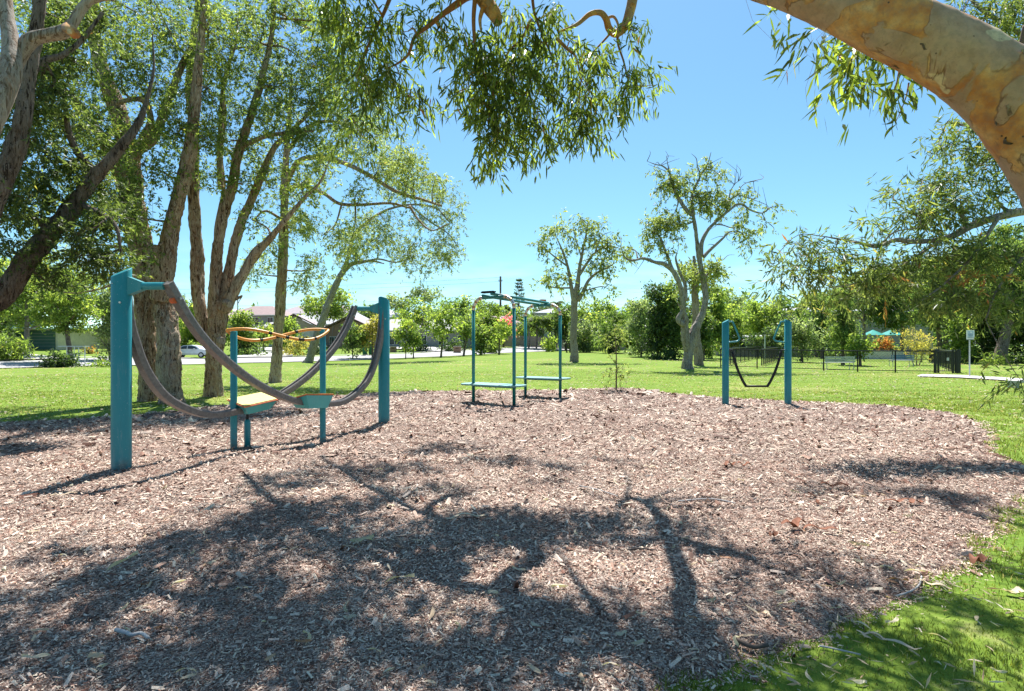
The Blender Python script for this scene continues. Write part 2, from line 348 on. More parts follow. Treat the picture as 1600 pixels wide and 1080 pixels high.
# ================================================================== SETTING
t = NT('lawn'); p = t.pos(); n1 = t.noise(.35, 4, p); n2 = t.noise(2.3, 6, p, .65); n3 = t.noise(30, 5, p, .7); n4 = t.noise(140, 3, p); st = t.noise(1.1, 4, t.pos((.35, 1.6, 1)), .6)
c = t.ramp(n3, [(.3,(.07,.125,.018)),(.5,(.125,.20,.025)),(.7,(.20,.26,.045))])
c = t.mix(t.ramp(n1, [(.35,(0,0,0)),(.65,(.6,.6,.6))]), c, (.17,.23,.03))
c = t.mix(t.ramp(n2, [(.56,(0,0,0)),(.72,(.75,.75,.75))]), c, (.32,.28,.13)); nb_ = t.noise(.16, 4, p, .6); c = t.mix(t.ramp(nb_, [(.54,(0,0,0)),(.66,(.65,.65,.65))]), c, (.26,.26,.08))
c = t.mix(t.ramp(st, [(.3,(.5,.5,.5)),(.5,(0,0,0))]), c, (.09,.165,.02))
M['lawn'] = t.bsdf(c, .9, .1, bump=n3, bs=.6, bd=.03)
t = NT('mulch'); p = t.pos(); v = t.n('ShaderNodeTexVoronoi', {'Vector': t.pos((1,1.6,1)), 'Scale': 80.0}); v2 = t.n('ShaderNodeTexVoronoi', {'Vector': t.pos((1.7,1,1)), 'Scale': 55.0}); n1 = t.noise(1.3, 4, p); n2 = t.noise(70, 5, p, .7)
sv = t.n('ShaderNodeSeparateColor', {0: (v, 'Color')}); sv2 = t.n('ShaderNodeSeparateColor', {0: (v2, 'Color')})
av = t.n('ShaderNodeMath', {0: (sv, 0), 1: (sv2, 1)}, operation='ADD'); av = t.n('ShaderNodeMath', {0: av, 1: .5}, operation='MULTIPLY')
c = t.ramp(av, [(.1,(.07,.035,.025)),(.35,(.23,.14,.10)),(.55,(.42,.31,.25)),(.8,(.66,.55,.46))])
c = t.mix(t.ramp(n1, [(.4,(0,0,0)),(.7,(.45,.45,.45))]), c, (.22,.13,.10)); c = t.mix(t.ramp(n2, [(.35,(.8,.8,.8)),(.5,(0,0,0))]), c, (.07,.04,.03))
hh = t.n('ShaderNodeMath', {0: av, 1: n2}, operation='ADD'); M['mulch'] = t.bsdf(c, .9, .15, bump=hh, bs=.9, bd=.03)
t = NT('chips'); c = attr_ramp(t, [(0,(.05,.018,.012)),(.25,(.20,.085,.052)),(.48,(.44,.27,.19)),(.7,(.67,.49,.375)),(.93,(.88,.72,.57)),(1,(.80,.68,.50))])
n1 = t.noise(.8, 4, t.pos()); c = t.mix(t.ramp(n1, [(.45,(0,0,0)),(.65,(.4,.4,.4))]), c, (.23,.125,.09)); n2 = t.noise(90, 4, t.pos((1,3,1)), .7)
c = t.mix(t.ramp(n2, [(.4,(.5,.5,.5)),(.55,(0,0,0))]), c, (.12,.07,.055)); M['chips'] = t.bsdf(c, .75, .3)
M['grass'] = leafmat('grass_blade', [(0,(.06,.08,.018)),(.35,(.11,.14,.028)),(.7,(.18,.21,.042)),(.88,(.25,.25,.075)),(1,(.46,.38,.22))], .45, .5, 1.4)
M['asphalt'] = flat('road_surface', (.33,.32,.31), .9, vs=1.2)

def grid(name, xs, ys, zf, mat, keep=None, kind='structure'):
    X, Y = np.meshgrid(xs, ys); Z = zf(X, Y); ny, nx = X.shape
    V = np.stack([X, Y, Z], -1).reshape(-1, 3); i, j = np.meshgrid(np.arange(ny-1), np.arange(nx-1), indexing='ij')
    a = (i*nx+j).ravel(); Fq = np.stack([a, a+1, a+nx+1, a+nx], 1)
    if keep is not None:
        k = keep(X, Y).ravel(); Fq = Fq[k[Fq].any(axis=1)]
    o = npmesh(name, V, [Fq], mat, None, None, True); return link(o, kind=kind)
def gs(a, b, n, p=2.2):
    u = np.linspace(-1, 1, n); return np.sign(u)*np.abs(u)**p*(b-a)/2+(a+b)/2
def lawnz(X, Y):
    s = sdist(X, Y).reshape(X.shape)
    return terr(X, Y) - .22*np.clip(s*3-.3, 0, 1)
xs = np.concatenate([-np.geomspace(900, 14, 60), np.linspace(-13.5, 9.5, 100), np.geomspace(10, 900, 60)])
ys = np.concatenate([-np.geomspace(120, 4.5, 12), np.linspace(-4, 19.5, 130), np.geomspace(20, 1200, 130)])
grid('lawn', xs, ys, lawnz, M['lawn'])
grid('mulch_bed', np.arange(-16.5, 12.5, .13), np.arange(-4.5, 20.2, .13), bedz, M['mulch'], keep=lambda X, Y: (sdist(X, Y).reshape(X.shape) > -.25))

# wood chips
cnt = 0; Ps = []; Sz = []
for (y0, y1, dens, sz) in ((1.5,3.4,9000,.0096),(3.4,5.0,5000,.014),(5.0,7.5,2500,.0195),(7.5,11,1000,.029),(11,15,420,.040),(15,20,170,.06)):
    x0, x1 = -min(.98*y1+.5, 15.5), min(.98*y1+.5, 10); n = int((x1-x0)*(y1-y0)*dens)
    x = R.uniform(x0, x1, n); y = R.uniform(y0, y1, n); s = sdist(x, y); k = (s > -.10+R.rand(n)**2*-.25*(R.rand(n) < .12)) & (np.abs(x) < y*.98+.7)
    Ps.append(np.stack([x[k], y[k]], 1)); Sz.append(np.full(k.sum(), sz))
n = 16000; x = R.uniform(-9, 5, n); y = R.uniform(-4, 1.2, n); k = sdist(x, y) > -.05; Ps.append(np.stack([x[k], y[k]], 1)); Sz.append(np.full(k.sum(), .04))
P2 = np.vstack(Ps); sz = np.concatenate(Sz); n = len(P2)
z = np.maximum(bedz(P2[:,0], P2[:,1]), lawnz(P2[:,0].reshape(-1,1), P2[:,1].reshape(-1,1)).ravel())
hgt = R.rand(n)**1.5*.022+.002
P = np.column_stack([P2, z+hgt]); th = R.uniform(0, math.pi*2, n); tl = R.normal(size=n)*.30
big = R.rand(n) < .045
ln = sz*np.exp(R.normal(size=n)*.42)*np.where(big, 2.6, 1.); wd = ln*R.uniform(.18, .5, n)
D = np.stack([np.cos(th)*np.cos(tl), np.sin(th)*np.cos(tl), np.sin(tl)], 1); S = np.stack([-np.sin(th), np.cos(th), R.normal(size=n)*.35], 1); S = unit(S)
l = ln[:,None]; ww = wd[:,None]; up = np.array([0,0,1.])*ww*.3
A = P-D*l*.5; B = P+D*l*.5
V = np.stack([A-S*ww*.42, A+S*ww*.3, A+up*.9, B-S*ww*.35, B+S*ww*.5, B+up], 1).reshape(-1, 3); b = np.arange(n)*6; V2 = V.reshape(n, 6, 3)
rn = np.clip(R.beta(1.15, 1.0, n)+.10*fnoise(np.column_stack([P2*1.6, P2[:,0]*0]), 3, 2)+.02, 0, 1)
bg_ = big | (P2[:,1] > 99); sm = ~bg_; nb, ns_ = int(bg_.sum()), int(sm.sum()); Va = V2[bg_].reshape(-1, 3); Vb = V2[sm][:, [0,1,4,3]].reshape(-1, 3); b = np.arange(nb)*6; c4 = np.arange(ns_)*4+len(Va)
o = npmesh('wood_chips', np.vstack([Va, Vb]), [np.concatenate([np.stack([b, b+2, b+5, b+3], 1), np.stack([b+2, b+1, b+4, b+5], 1), np.stack([c4, c4+1, c4+2, c4+3], 1)])], M['chips'], None, np.concatenate([rn[bg_], rn[bg_], rn[sm]])); link(o, kind='stuff')
print('chips', n)

# grass blades
def blades(name, specs, mat=M['grass'], ruler=lambda s, y, n: (s < .0)):
    PP = []; HH = []; WW = []
    for (x0, x1, y0, y1, dens, h, wdt) in specs:
        n = int((x1-x0)*(y1-y0)*dens); x = R.uniform(x0, x1, n); y = R.uniform(y0, y1, n)
        k = (np.abs(x) < y*.98+.8); x, y = x[k], y[k]; s = sdist(x, y); cl = np.sin(x*6+np.sin(y*5))*np.sin(y*6.7+x)
        k = (s < .02+.05*cl) & (R.rand(len(x)) < .62+.38*cl); x, y = x[k], y[k]; m = len(x)
        PP.append(np.column_stack([x, y, terr(x, y)])); pt = .62+.38*np.sin(x*1.9+1.3*np.sin(y*2.3)+2)*np.sin(y*2.9+x*.7); HH.append(h*np.exp(R.normal(size=m)*.35)*pt); WW.append(np.full(m, wdt))
    P = np.vstack(PP); h = np.concatenate(HH)[:,None]; w_ = np.concatenate(WW)[:,None]; n = len(P)
    th = R.uniform(0, 2*math.pi, n); S = np.stack([np.cos(th), np.sin(th), np.zeros(n)], 1); ln = np.stack([R.normal(size=n), R.normal(size=n), np.zeros(n)], 1)*.42
    ml = P+np.array([0,0,.55])*h+ln*h*.3; tp = P+np.array([0,0,1.])*h+ln*h
    V = np.stack([P-S*w_, P+S*w_, ml+S*w_*.8, ml-S*w_*.8, tp], 1).reshape(-1, 3); b = np.arange(n)*5
    pn = .5+.5*np.sin(P[:,0]*.9+1)*np.sin(P[:,1]*.8); r_ = np.clip(R.beta(2, 2.2, n)*.8+.2*pn, 0, 1); dead = np.sin(P[:,0]*2.1+2)*np.sin(P[:,1]*2.7+P[:,0]); r_[R.rand(n) < .05+.22*np.clip(dead-.2, 0, 1)] = 1
    o = npmesh(name, V, [np.stack([b, b+1, b+2, b+3], 1), np.stack([b+3, b+2, b+4], 1)], mat, None, np.concatenate([r_, r_])); link(o, kind='stuff'); print(name, n)
blades('grass', [(-.2,7,1.3,3.4,5200,.035,.0022),(1.5,9,3.4,6.2,3000,.042,.003),(4.5,14,6.2,10,1100,.042,.0045),(6,17,10,16,560,.038,.006),(-17,-8,6,12,420,.042,.006),(-18,17,12,19,420,.038,.007),(-26,26,19,32,110,.03,.011)])
# litter of small leaves on the lawn
n = 9000; y = 9+R.rand(n)**1.5*42; x = R.uniform(-1, 1, n)*y*.98; k = (sdist(x, y) < -.1); x, y = x[k], y[k]; n = len(x)
leaves('lawn_leaf_litter', np.column_stack([x, y, terr(x, y)+.045]), np.column_stack([R.normal(size=(n,2)), R.normal(size=n)*.15]), .05+y*.0022, .014+y*.0011, R.uniform(.45, .8, n), M['leaf_dry'])
# road, kerb and driveways
def strip(name, A, B, mat, dz, kind='structure', nsub=6):
    A = np.array(A); B = np.array(B); V = []; n = len(A)
    for i in range(n):
        for j in range(nsub+1):
            q = A[i]+(B[i]-A[i])*j/nsub; V.append((q[0], q[1], tz(q[0], q[1])+dz))
    Q = [(i*(nsub+1)+j, i*(nsub+1)+j+1, (i+1)*(nsub+1)+j+1, (i+1)*(nsub+1)+j) for i in range(n-1) for j in range(nsub)]
    o = npmesh(name, V, [Q], mat, None, None, True); link(o, kind=kind); return o
rpts = spline([((p_[0]-800)/F*p_[2], p_[2]) for p_ in rp[:-1]]+[(60,128),(120,150)], 90)
tg = np.gradient(rpts, axis=0); nr = np.stack([-tg[:,1], tg[:,0]], 1); nr /= np.linalg.norm(nr, axis=1)[:,None]
strip('road', rpts, rpts+nr*7.2, M['asphalt'], .06)
strip('road_gutter', rpts-nr*.35, rpts-nr*.001, M['conc'], .10, nsub=1)
strip('verge_kerb', rpts+nr*7.21, rpts+nr*7.6, M['conc'], .16, nsub=1)
def drive(i, wd, ln, skew=0):
    a = rpts[i]+nr[i]*7.3; tt = np.array([nr[i][1], -nr[i][0]]); K = np.linspace(0, 1, 8)
    A = [a+nr[i]*ln*k+tt*(skew*k) for k in K]; B = [q+tt*wd*(1+.0*k) for q, k in zip(A, K)]
    strip('driveway', A, B, M['conc'], .18)
def near_idx(px):
    return int(np.argmin(np.abs(rpts[:,0]/rpts[:,1]-(px-800)/F)))
drive(near_idx(40), 6, 22); drive(near_idx(150), 3, 14, 4); drive(near_idx(395), 7, 20, 6); drive(near_idx(745), 6, 16)
# concrete path to the dog park gate
def pth(name, pp, mat, dz):
    V = [gp(*q) for q in pp]; V = [(v_.x, v_.y, tz(v_.x, v_.y)+dz) for v_ in V]; n = len(V)//2
    Q = [(i, i+1, 2*n-2-i, 2*n-1-i) for i in range(n-1)]; o = npmesh(name, V, [Q], mat); link(o, kind='structure')
pth('footpath', [(1432,589.5),(1500,591.5),(1560,595),(1640,601),(1760,610),(1760,604),(1640,596.5),(1560,591),(1500,587.5),(1440,586.5)], M['conc'], .05)

# ================================================================== PLAY EQUIPMENT
def post(x, y, r, z0, z1, slope, mat, parent, name='post', sides=28):
    """round post with a slanted cut top; slope=(sx,sy) height change per metre"""
    a = np.arange(sides)/sides*2*math.pi; V = []
    for z_ in (z0, None):
        for t_ in a:
            cx, cy = math.cos(t_)*r, math.sin(t_)*r; V.append((x+cx, y+cy, z_ if z_ is not None else z1+cx*slope[0]+cy*slope[1]))
    for t_ in a:
        cx, cy = math.cos(t_)*(r-.004), math.sin(t_)*(r-.004); V.append((x+cx, y+cy, .006+z1+cx*slope[0]+cy*slope[1]))
    V.append((x, y, z1+.006)); n = sides
    Q = [(i, (i+1)%n, n+(i+1)%n, n+i) for i in range(n)]+[(n+i, n+(i+1)%n, 2*n+(i+1)%n, 2*n+i) for i in range(n)]; T = [(2*n+i, 2*n+(i+1)%n, 3*n) for i in range(n)]
    o = npmesh(name, V, [Q, T], mat, parent, None, True)
    o.data.polygons.foreach_set('use_smooth', [True]*n+[False]*(2*n)); return o
def bolt(x, y, z, parent, r=.012, dy=-.012):
    MB().tube([(x, y, z), (x, y+dy, z)], r, 8).build('bolt', M['steel'], parent)
PL = Vector((-4.60, 6.70, 0)); PR = Vector((-2.43, 10.8, 0)); ARM = Vector((.546, 0, 0)); ZA = 2.20
base = (-3.5, 8.75, 0); g = thing('twin_rail_glider', 'teal play frame with two sagging grey rails and an orange looped handrail', 'play equipment', base)
for q, sl_ in ((PL, (.38, .50)), (PR, (-.25, -.50))):
    z0 = bz(q.x, q.y)-.15; pp = post(q.x, q.y, .105, z0, 2.36, sl_, M['teal'], g); bolt(q.x+.05, q.y-.095, 2.0, pp); bolt(q.x-.03, q.y-.104, 2.22, pp, .005)
for q, sg in ((PL, 1), (PR, -1)):
    m = MB(); e = q+ARM*sg*.93; m.tube([q+Vector((.09*sg,0,ZA)), e+Vector((0,0,ZA))], .045, 16)
    y = q.y; x1, x2 = q.x+.095*sg, q.x+.26*sg
    m.prism([(x1,y-.045,ZA+.11),(x1,y-.045,ZA-.11),(x2,y-.045,ZA-.045),(x2,y-.045,ZA+.045)], (0,.09,0)); m.build('cross_arm', M['teal'], g)
ZT = [(0,2.24),(.07,1.78),(.15,1.42),(.28,1.02),(.42,.735),(.53,.60),(.63,.545),(.74,.56),(.86,.80),(.93,1.17),(.97,1.62),(.985,1.95),(.99,2.28)]
def railp(t_, which):
    T_ = [p_[0] for p_ in ZT]; u = t_ if which == 1 else 1-t_
    zz = Z_SPL(u)
    o = PL+ARM if which == 1 else PL.copy(); return Vector((o.x+1.62*t_, o.y+4.1*t_, zz))
_zs = spline(ZT, 160)
def Z_SPL(u): return float(np.interp(u, _zs[:,0], _zs[:,1]))
def rail(which):
    arr = _zs.copy(); ts = arr[:,0] if which == 1 else 1-arr[:,0]; zz = arr[:,1]; o = PL+ARM if which == 1 else PL
    C_ = np.stack([o.x+1.62*ts, o.y+4.1*ts, zz], 1); Tn = unit(np.gradient(C_, axis=0)); sd = np.array([.93,-.3675,0]); 
    if which != 1: Tn = -Tn
    Nn = unit(np.cross(np.repeat(sd[None], len(Tn), 0), Tn)); Nn[Nn[:,2] < 0] *= 1
    h, d_ = .057, .045
    prof = [(-h,-d_),(h,-d_),(h,d_*.6),(h*.86,d_),(h*.5,d_),(h*.38,d_*.35),(-h*.38,d_*.35),(-h*.5,d_),(-h*.86,d_),(-h,d_*.6)]
    m = MB(); k = len(prof); V = np.stack([C_+sd*a_+Nn*b_ for a_, b_ in prof], 1).reshape(-1, 3); n = len(C_)
    Q = [(i*k+j, i*k+(j+1)%k, (i+1)*k+(j+1)%k, (i+1)*k+j) for i in range(n-1) for j in range(k)]
    m.add(V, Q, [(0, j+1, j) for j in range(1, k-1)]+[((n-1)*k, (n-1)*k+j, (n-1)*k+j+1) for j in range(1, k-1)])
    r_ = m.build('curved_rail', M['rail'], g)
    # clamp with orange stop under the top ends
    for idx in (5, n-6):
        cpt = C_[idx]; mm_ = MB(); q = cpt-Nn[idx]*.05; mm_.tube([q-sd*.03, q+sd*.03], .035, 12); mm_.build('end_stop', M['redor'], r_)
        mc = MB(); mc.tube([cpt-sd*.075, cpt+sd*.075], .014, 8); mc.build('clamp_bolt', M['steel'], r_)
    return r_
rail(1); rail(2)
dirR = Vector((.3675, .93, 0)); per = Vector((.93, -.3675, 0))
for t_, which, sgn in ((.555, 1, -1), (.445, 2, 1)):
    c = railp(t_, which); zc = .60; tiltn = .28*sgn   # the deck leans
    hl, bl, hw = .31, .21, .16; m = MB(); ztop, zbot = zc+.075, zc-.085
    def pt(u, v_, z_): return c+dirR*u+per*v_-Vector((0,0,c.z))+Vector((0,0,z_+.08*sgn*u))
    V = [pt(-hl,-hw,ztop+tiltn*hw), pt(-hl,hw,ztop-tiltn*hw), pt(hl,hw,ztop-tiltn*hw), pt(hl,-hw,ztop+tiltn*hw), pt(-bl,-hw*.8,zbot), pt(-bl,hw*.8,zbot), pt(bl,hw*.8,zbot), pt(bl,-hw*.8,zbot)]
    m.add(V, [(3,2,1,0),(4,5,6,7),(0,1,5,4),(1,2,6,5),(2,3,7,6),(3,0,4,7)]); blk = m.build('foot_block', M['teal_deck'], g)
    for nm, ex, zz_, mt in (('tread_edge', .012, .003, 'redor'), ('tread', 0, .017, 'yellow')):
        m = MB(); h2, w2 = hl+ex, hw+ex
        V = [pt(a_, b_, ztop-tiltn*b_+zz_+k_) for k_ in (0, .012) for a_, b_ in ((-h2,-w2),(-h2,w2),(h2,w2),(h2,-w2))]
        m.add(V, [(3,2,1,0),(4,5,6,7),(0,1,5,4),(1,2,6,5),(2,3,7,6),(3,0,4,7)]); m.build(nm, M[mt], blk)
# short spring leg under the rear block, and the two handrail posts
q = Vector((-3.93, 8.45, 0)); z0 = bz(q.x, q.y)
MB().tube([(q.x,q.y,z0-.1),(q.x,q.y,.36),(q.x,q.y,.40)], [.045,.045,.03], 16).build('short_leg', M['teal'], g, True)
MB().tube([(q.x,q.y,.40),(q.x,q.y,.53)], .02, 10).build('pivot', M['black'], g)
H1 = Vector((-4.03, 8.24, 1.70)); H2 = Vector((-3.04, 9.14, 1.725))
for q in (H1, H2): post(q.x, q.y, .047, bz(q.x, q.y)-.1, q.z, (0,0), M['teal'], g, 'handrail_post', 18)
a = H1; b2 = H2; dd = (b2-a).normalized(); sd_ = Vector((dd.y, -dd.x, 0)); Lh = (b2-a).length
ctr = (a+b2)/2; ring = []
for k in range(96):
    th = k/96*2*math.pi; u = math.cos(th); v_ = math.sin(th)
    # front strand high on the left and low on the right, back strand the other way
    sag = .5*(1-u*u)**1.0
    zz = 1.735 - .25*max(0, (1-u**2))*( .42+.75*u*(1 if v_ > 0 else -1))
    ring.append(ctr+dd*u*(Lh/2+.09)+sd_*v_*.20*(1-.15*u*u)+Vector((0,0,zz-ctr.z)))
hr = MB().tube(ring, .022, 12, closed=True).build('looped_handrail', M['orange'], g, True)
for k0, k1 in ((13,14),(18,20),(23,24),(28,29),(67,68),(72,74),(78,79)):
    MB().tube(ring[k0:k1+1], .0225, 12).build('tape_band', M['black'], hr, True)
for q in (H1, H2): MB().tube([(q.x,q.y,q.z-.002),(q.x,q.y,q.z+.03)], .03, 12).build('saddle', M['teal'], g, True)

# --- step-and-hang frame: two bench hoops joined overhead
A1, A2, B1, B2 = Vector((-.99,14.6,0)), Vector((.05,13.9,0)), Vector((.395,16.75,0)), Vector((1.37,16.15,0))
g = thing('overhead_trolley_frame', 'dark green frame of two bench hoops joined by twin overhead beams', 'play equipment', (.2,15.3,0))
HT = 2.71
for (p1, p2, bz_, H_) in ((A1, A2, .50, 2.71), (B1, B2, .545, 2.66)):
    dv = (p2-p1); ln_ = dv.length; dv.normalize(); r = .042; cr_ = .30
    for q in (p1, p2): MB().tube([(q.x,q.y,bz(q.x,q.y)-.15),(q.x,q.y,H_-cr_)], r, 16).build('post', M['teal_green'], g, True)
    MB().tube([p1+dv*cr_+Vector((0,0,H_)), p2-dv*cr_+Vector((0,0,H_))], r, 16).build('top_tube', M['teal_green'], g, True)
    for q, s_ in ((p1, 1), (p2, -1)):
        arc = [q+dv*s_*(cr_-cr_*math.cos(th))+Vector((0,0,H_-cr_+cr_*math.sin(th))) for th in np.linspace(0, math.pi/2, 10)]
        o = MB().tube(arc, .0425, 14).build('corner_bend', M['steel'], g, True)
        for k in (1, 4, 7): MB().tube(arc[k:k+2], .0445, 14).build('grip_band', M['bronze'], o, True)
    m = MB(); nv = Vector((-dv.y, dv.x, 0)); c0 = p1-dv*.27; c1 = p2+dv*.27; w_ = .36
    P_ = []
    for c_, s_ in ((c0, -1), (c1, 1)):
        for th in np.linspace(-90, 90, 7): 
            a_ = math.radians(th); P_.append(c_-dv*s_*w_*.6+dv*s_*math.cos(a_)*w_*.6+nv*math.sin(a_)*w_*s_)
    P_ = [x_+Vector((0,0,bz_)) for x_ in P_]; bsh = MB().prism(P_, (0,0,.035)).build('bench_board', M['benchtop'], g)
    m = MB(); m.tube([p1-dv*.05+Vector((0,0,bz_-.03)), p2+dv*.05+Vector((0,0,bz_-.03))], .022, 10); m.build('bench_bearer', M['teal_green'], bsh)
m1 = (A1+A2)/2; m2 = (B1+B2)/2; dv = (m2-m1).normalized(); nv = Vector((dv.y, -dv.x, 0))
for s_ in (-.13, .13): MB().tube([m1-dv*.28+nv*s_+Vector((0,0,HT+.04+s_*.15)), m2+dv*.1+nv*s_+Vector((0,0,HT+.0+s_*.15))], .036, 14).build('overhead_beam', M['teal_green'], g, True)
tr_ = MB(); c_ = m1-dv*.22+Vector((0,0,HT+.11)); tr_.box(c_, (.34,.10,.05), math.atan2(nv.y, nv.x)); tr_.tube([c_-nv*.22, c_+nv*.22], .018, 8); tr_.build('trolley_handle', M['black'], g)
MB().box(m2+dv*.02+Vector((0,0,HT+.075)), (.16,.12,.09), .5).build('end_buffer', M['redor'], g)

# --- pull-up posts with strap seat
q1, q2 = Vector((5.31,14.15,0)), Vector((6.84,14.1,0)); g = thing('strap_seat_posts', 'pair of short teal posts with bent grab handles and a hanging black strap', 'play equipment', (6.07,14.12,0))
post(q1.x, q1.y, .082, bz(q1.x,q1.y)-.1, 2.10, (.55,0), M['teal'], g); post(q2.x, q2.y, .082, bz(q2.x,q2.y)-.1, 2.10, (-.55,0), M['teal'], g)
for q, s_ in ((q1, 1), (q2, -1)):
    X = lambda dx, z_: Vector((q.x+s_*dx, q.y-.0, z_))
    ptsh = [X(.07,2.09),X(.15,2.09),X(.19,2.06),X(.34,1.70),X(.345,1.655),X(.30,1.61),X(.22,1.595),X(.07,1.58)]
    MB().tube(spline(ptsh, 30), .021, 10).build('grab_handle', M['teal'], g, True)
    MB().tube([X(.07,1.395),X(.17,1.385)], .016, 8).build('strap_bracket', M['blackm'], g)
    MB().tube([X(.16,1.39),X(.165,1.33)], .03, 8).build('strap_ring', M['blackm'], g)
sp = [(q1.x+.165,1.34),(q1.x+.21,1.15),(q1.x+.30,.88),(q1.x+.42,.62),(q1.x+.50,.49)]
P1 = [Vector((x_, 14.12, z_)) for x_, z_ in sp]; P2_ = [Vector((q1.x+q2.x-x_, 14.12, z_)) for x_, z_ in sp]
for P_ in (P1, P2_):
    MB().tube(spline(P_, 16), .034, 10, flat=.5).build('rubber_strap', M['black'], g, True)
MB().tube([P1[-1]-Vector((.02,0,0)), P2_[-1]+Vector((.02,0,0))], .026, 10).build('foot_bar', M['black'], g, True)
# ================================================================== TREES
def limbpts(pp, d0, d1=None, rs=(6,3), dz=None):
    """pp pixel polyline with depth running d0..d1, rs radius in metres at both ends (or list)"""
    n = len(pp); d1 = d0 if d1 is None else d1; out_ = []
    for i, q in enumerate(pp):
        f = i/(n-1); d = d0+(d1-d0)*f if len(q) < 3 else q[2]
        r = rs[0]+(rs[1]-rs[0])*f if len(rs) == 2 else rs[i]
        v = W(q[0], q[1], d); out_.append((v.x, v.y, v.z, r))
    return out_
class Tree:
    def __init__(s, name, label, cat, base, bark, leaf, group=None, twigmat=None, sides=12, rough=.09, dens=1.45, lsc=1.3, barkamp=.26):
        s.barkamp = barkamp
        s.dens = dens; s.lsc = lsc; s.t = thing(name, label, cat, base, group); s.bark = bark; s.leaf = leaf; s.nodes = []; s.cl = []; s.tw = MB(); s.twm = twigmat or bark; s.sides = sides; s.rough = rough; s.L = []; s.hasw = False; s.sub = MB(); s.hassub = False
    def limb(s, pts, name='branch', n=None, sides=None, rough=None, mat=None, node=True, from_=0.25):
        n = n or max(8, len(pts)*7); S_ = spline(pts, n); S_[:,3] = np.maximum(S_[:,3], .004)
        bk = s.barkamp; big_ = bk > 0 and S_[0,3]*F/S_[0,1] > 5
        if big_ : n2 = int(n*2); S2 = np.stack([np.interp(np.linspace(0,1,n2), np.linspace(0,1,n), S_[:,q_]) for q_ in range(4)], 1)
        else: S2 = S_
        s.last = MB().tube(S2[:,:3], S2[:,3], (sides or s.sides)*(2 if big_ else 1), True, s.rough if rough is None else rough, random.random()*9, bark=bk if big_ else 0).build(name, mat or s.bark, s.t, True)
        if node:
            k = int(n*from_); s.nodes += [tuple(v) for v in S_[k:]]
        return s
    def nearest(s, c):
        N_ = np.array(s.nodes); i = int(np.argmin(((N_[:,:3]-c)**2).sum(1)*(1+.0*N_[:,3]))); return N_[i]
    def blob(s, c, rad, k, m, spread, ln, wd, droop=.5, rz=None, direct=False, col=0.0, sub=True, brr=.02):
        """k clumps of m leaves in an ellipsoid; twigs run to every clump"""
        c = np.array(c, float); rad = np.array(rad if np.ndim(rad) else (rad, rad, rad), float)*1.12; spread = spread*.95; rz0 = 0
        a = s.nearest(c); q0 = a[:3]
        if sub and np.linalg.norm(q0-c) > .25*rad.max():
            mid = (q0+c)/2+R.normal(size=3)*np.linalg.norm(c-q0)*.10; end = c+R.normal(size=3)*rad*.25
            S_ = spline([tuple(q0), tuple(mid), tuple(end)], 9); r0 = min(a[3]*.7, brr*2.0)
            s.sub.tube(S_, np.linspace(r0, brr*.35, 9), 6, True, .05, random.random()*5); s.hassub = True; loc_nodes = S_[3:]
        else: loc_nodes = np.array([q0])
        for _ in range(k):
            v = R.normal(size=3); v /= np.linalg.norm(v); v *= R.rand()**.5*(1.0 if R.rand() < .8 else 1.3); p = c+v*rad
            j = loc_nodes[int(np.argmin(((loc_nodes-p)**2).sum(1)))]
            dst = np.linalg.norm(p-j); tip = p+np.array([0,0,-droop*spread*.5])
            mid = (j+p)/2+R.normal(size=3)*dst*.12+np.array([0,0,dst*.08])
            s.tw.tube(spline([tuple(j), tuple(mid), tuple(tip)], 4), np.linspace(brr*.32, brr*.12, 4), 3, False); s.hasw = True
            n_ = max(3, int(m*s.dens*R.uniform(.55, 1.45))); t_ = R.rand(n_)[:,None]**.6
            ns = max(1, n_//9); t3 = R.rand(ns)[:,None]**.6
            Cn = (mid*(1-t3)+tip*t3)+R.normal(size=(ns,3))*spread*np.array([1,1,.85]); A = unit((Cn-p)/spread*.5+R.normal(size=(ns,3))*.6+np.array([0,0,-1.5*droop+.1])); sc_ = R.uniform(-.16,.16,ns)
            jj = R.randint(0, ns, n_); base = Cn[jj]+A[jj]*(R.rand(n_,1)-.3)*ln*s.lsc*2.4+R.normal(size=(n_,3))*ln*.18; D = A[jj]*.75+R.normal(size=(n_,3))*.5+np.array([0,0,-.5*droop])
            cl = R.uniform(-.10,.10)+col+sc_[jj]
            s.L.append((base, D, ln*s.lsc*R.uniform(.6,1.25,n_), wd*s.lsc*R.uniform(.7,1.2,n_), np.clip(R.beta(2.2,2.4,n_)*.86+cl, 0, .96)+(R.rand(n_) < .008)*.5))
    def done(s, curved=False, leafname='foliage'):
        if s.hassub: s.sub.build('branchlets', s.bark, s.t, True, kind='stuff')
        if s.hasw: s.tw.build('twigs', s.twm, s.t, kind='stuff')
        if s.L:
            P, D, l_, w_, r_ = [np.concatenate([q[i] for q in s.L]) for i in range(5)]
            leaves(leafname, P, D, l_, w_, np.clip(r_, 0, 1), s.leaf, s.t, curved)
        global NLEAF; NLEAF = globals().get('NLEAF', 0)+sum(len(q[0]) for q in s.L)
        return s
def pb(px, py, d, rp_): v = W(px, py, d); return (v.x, v.y, v.z), rp_*d/F

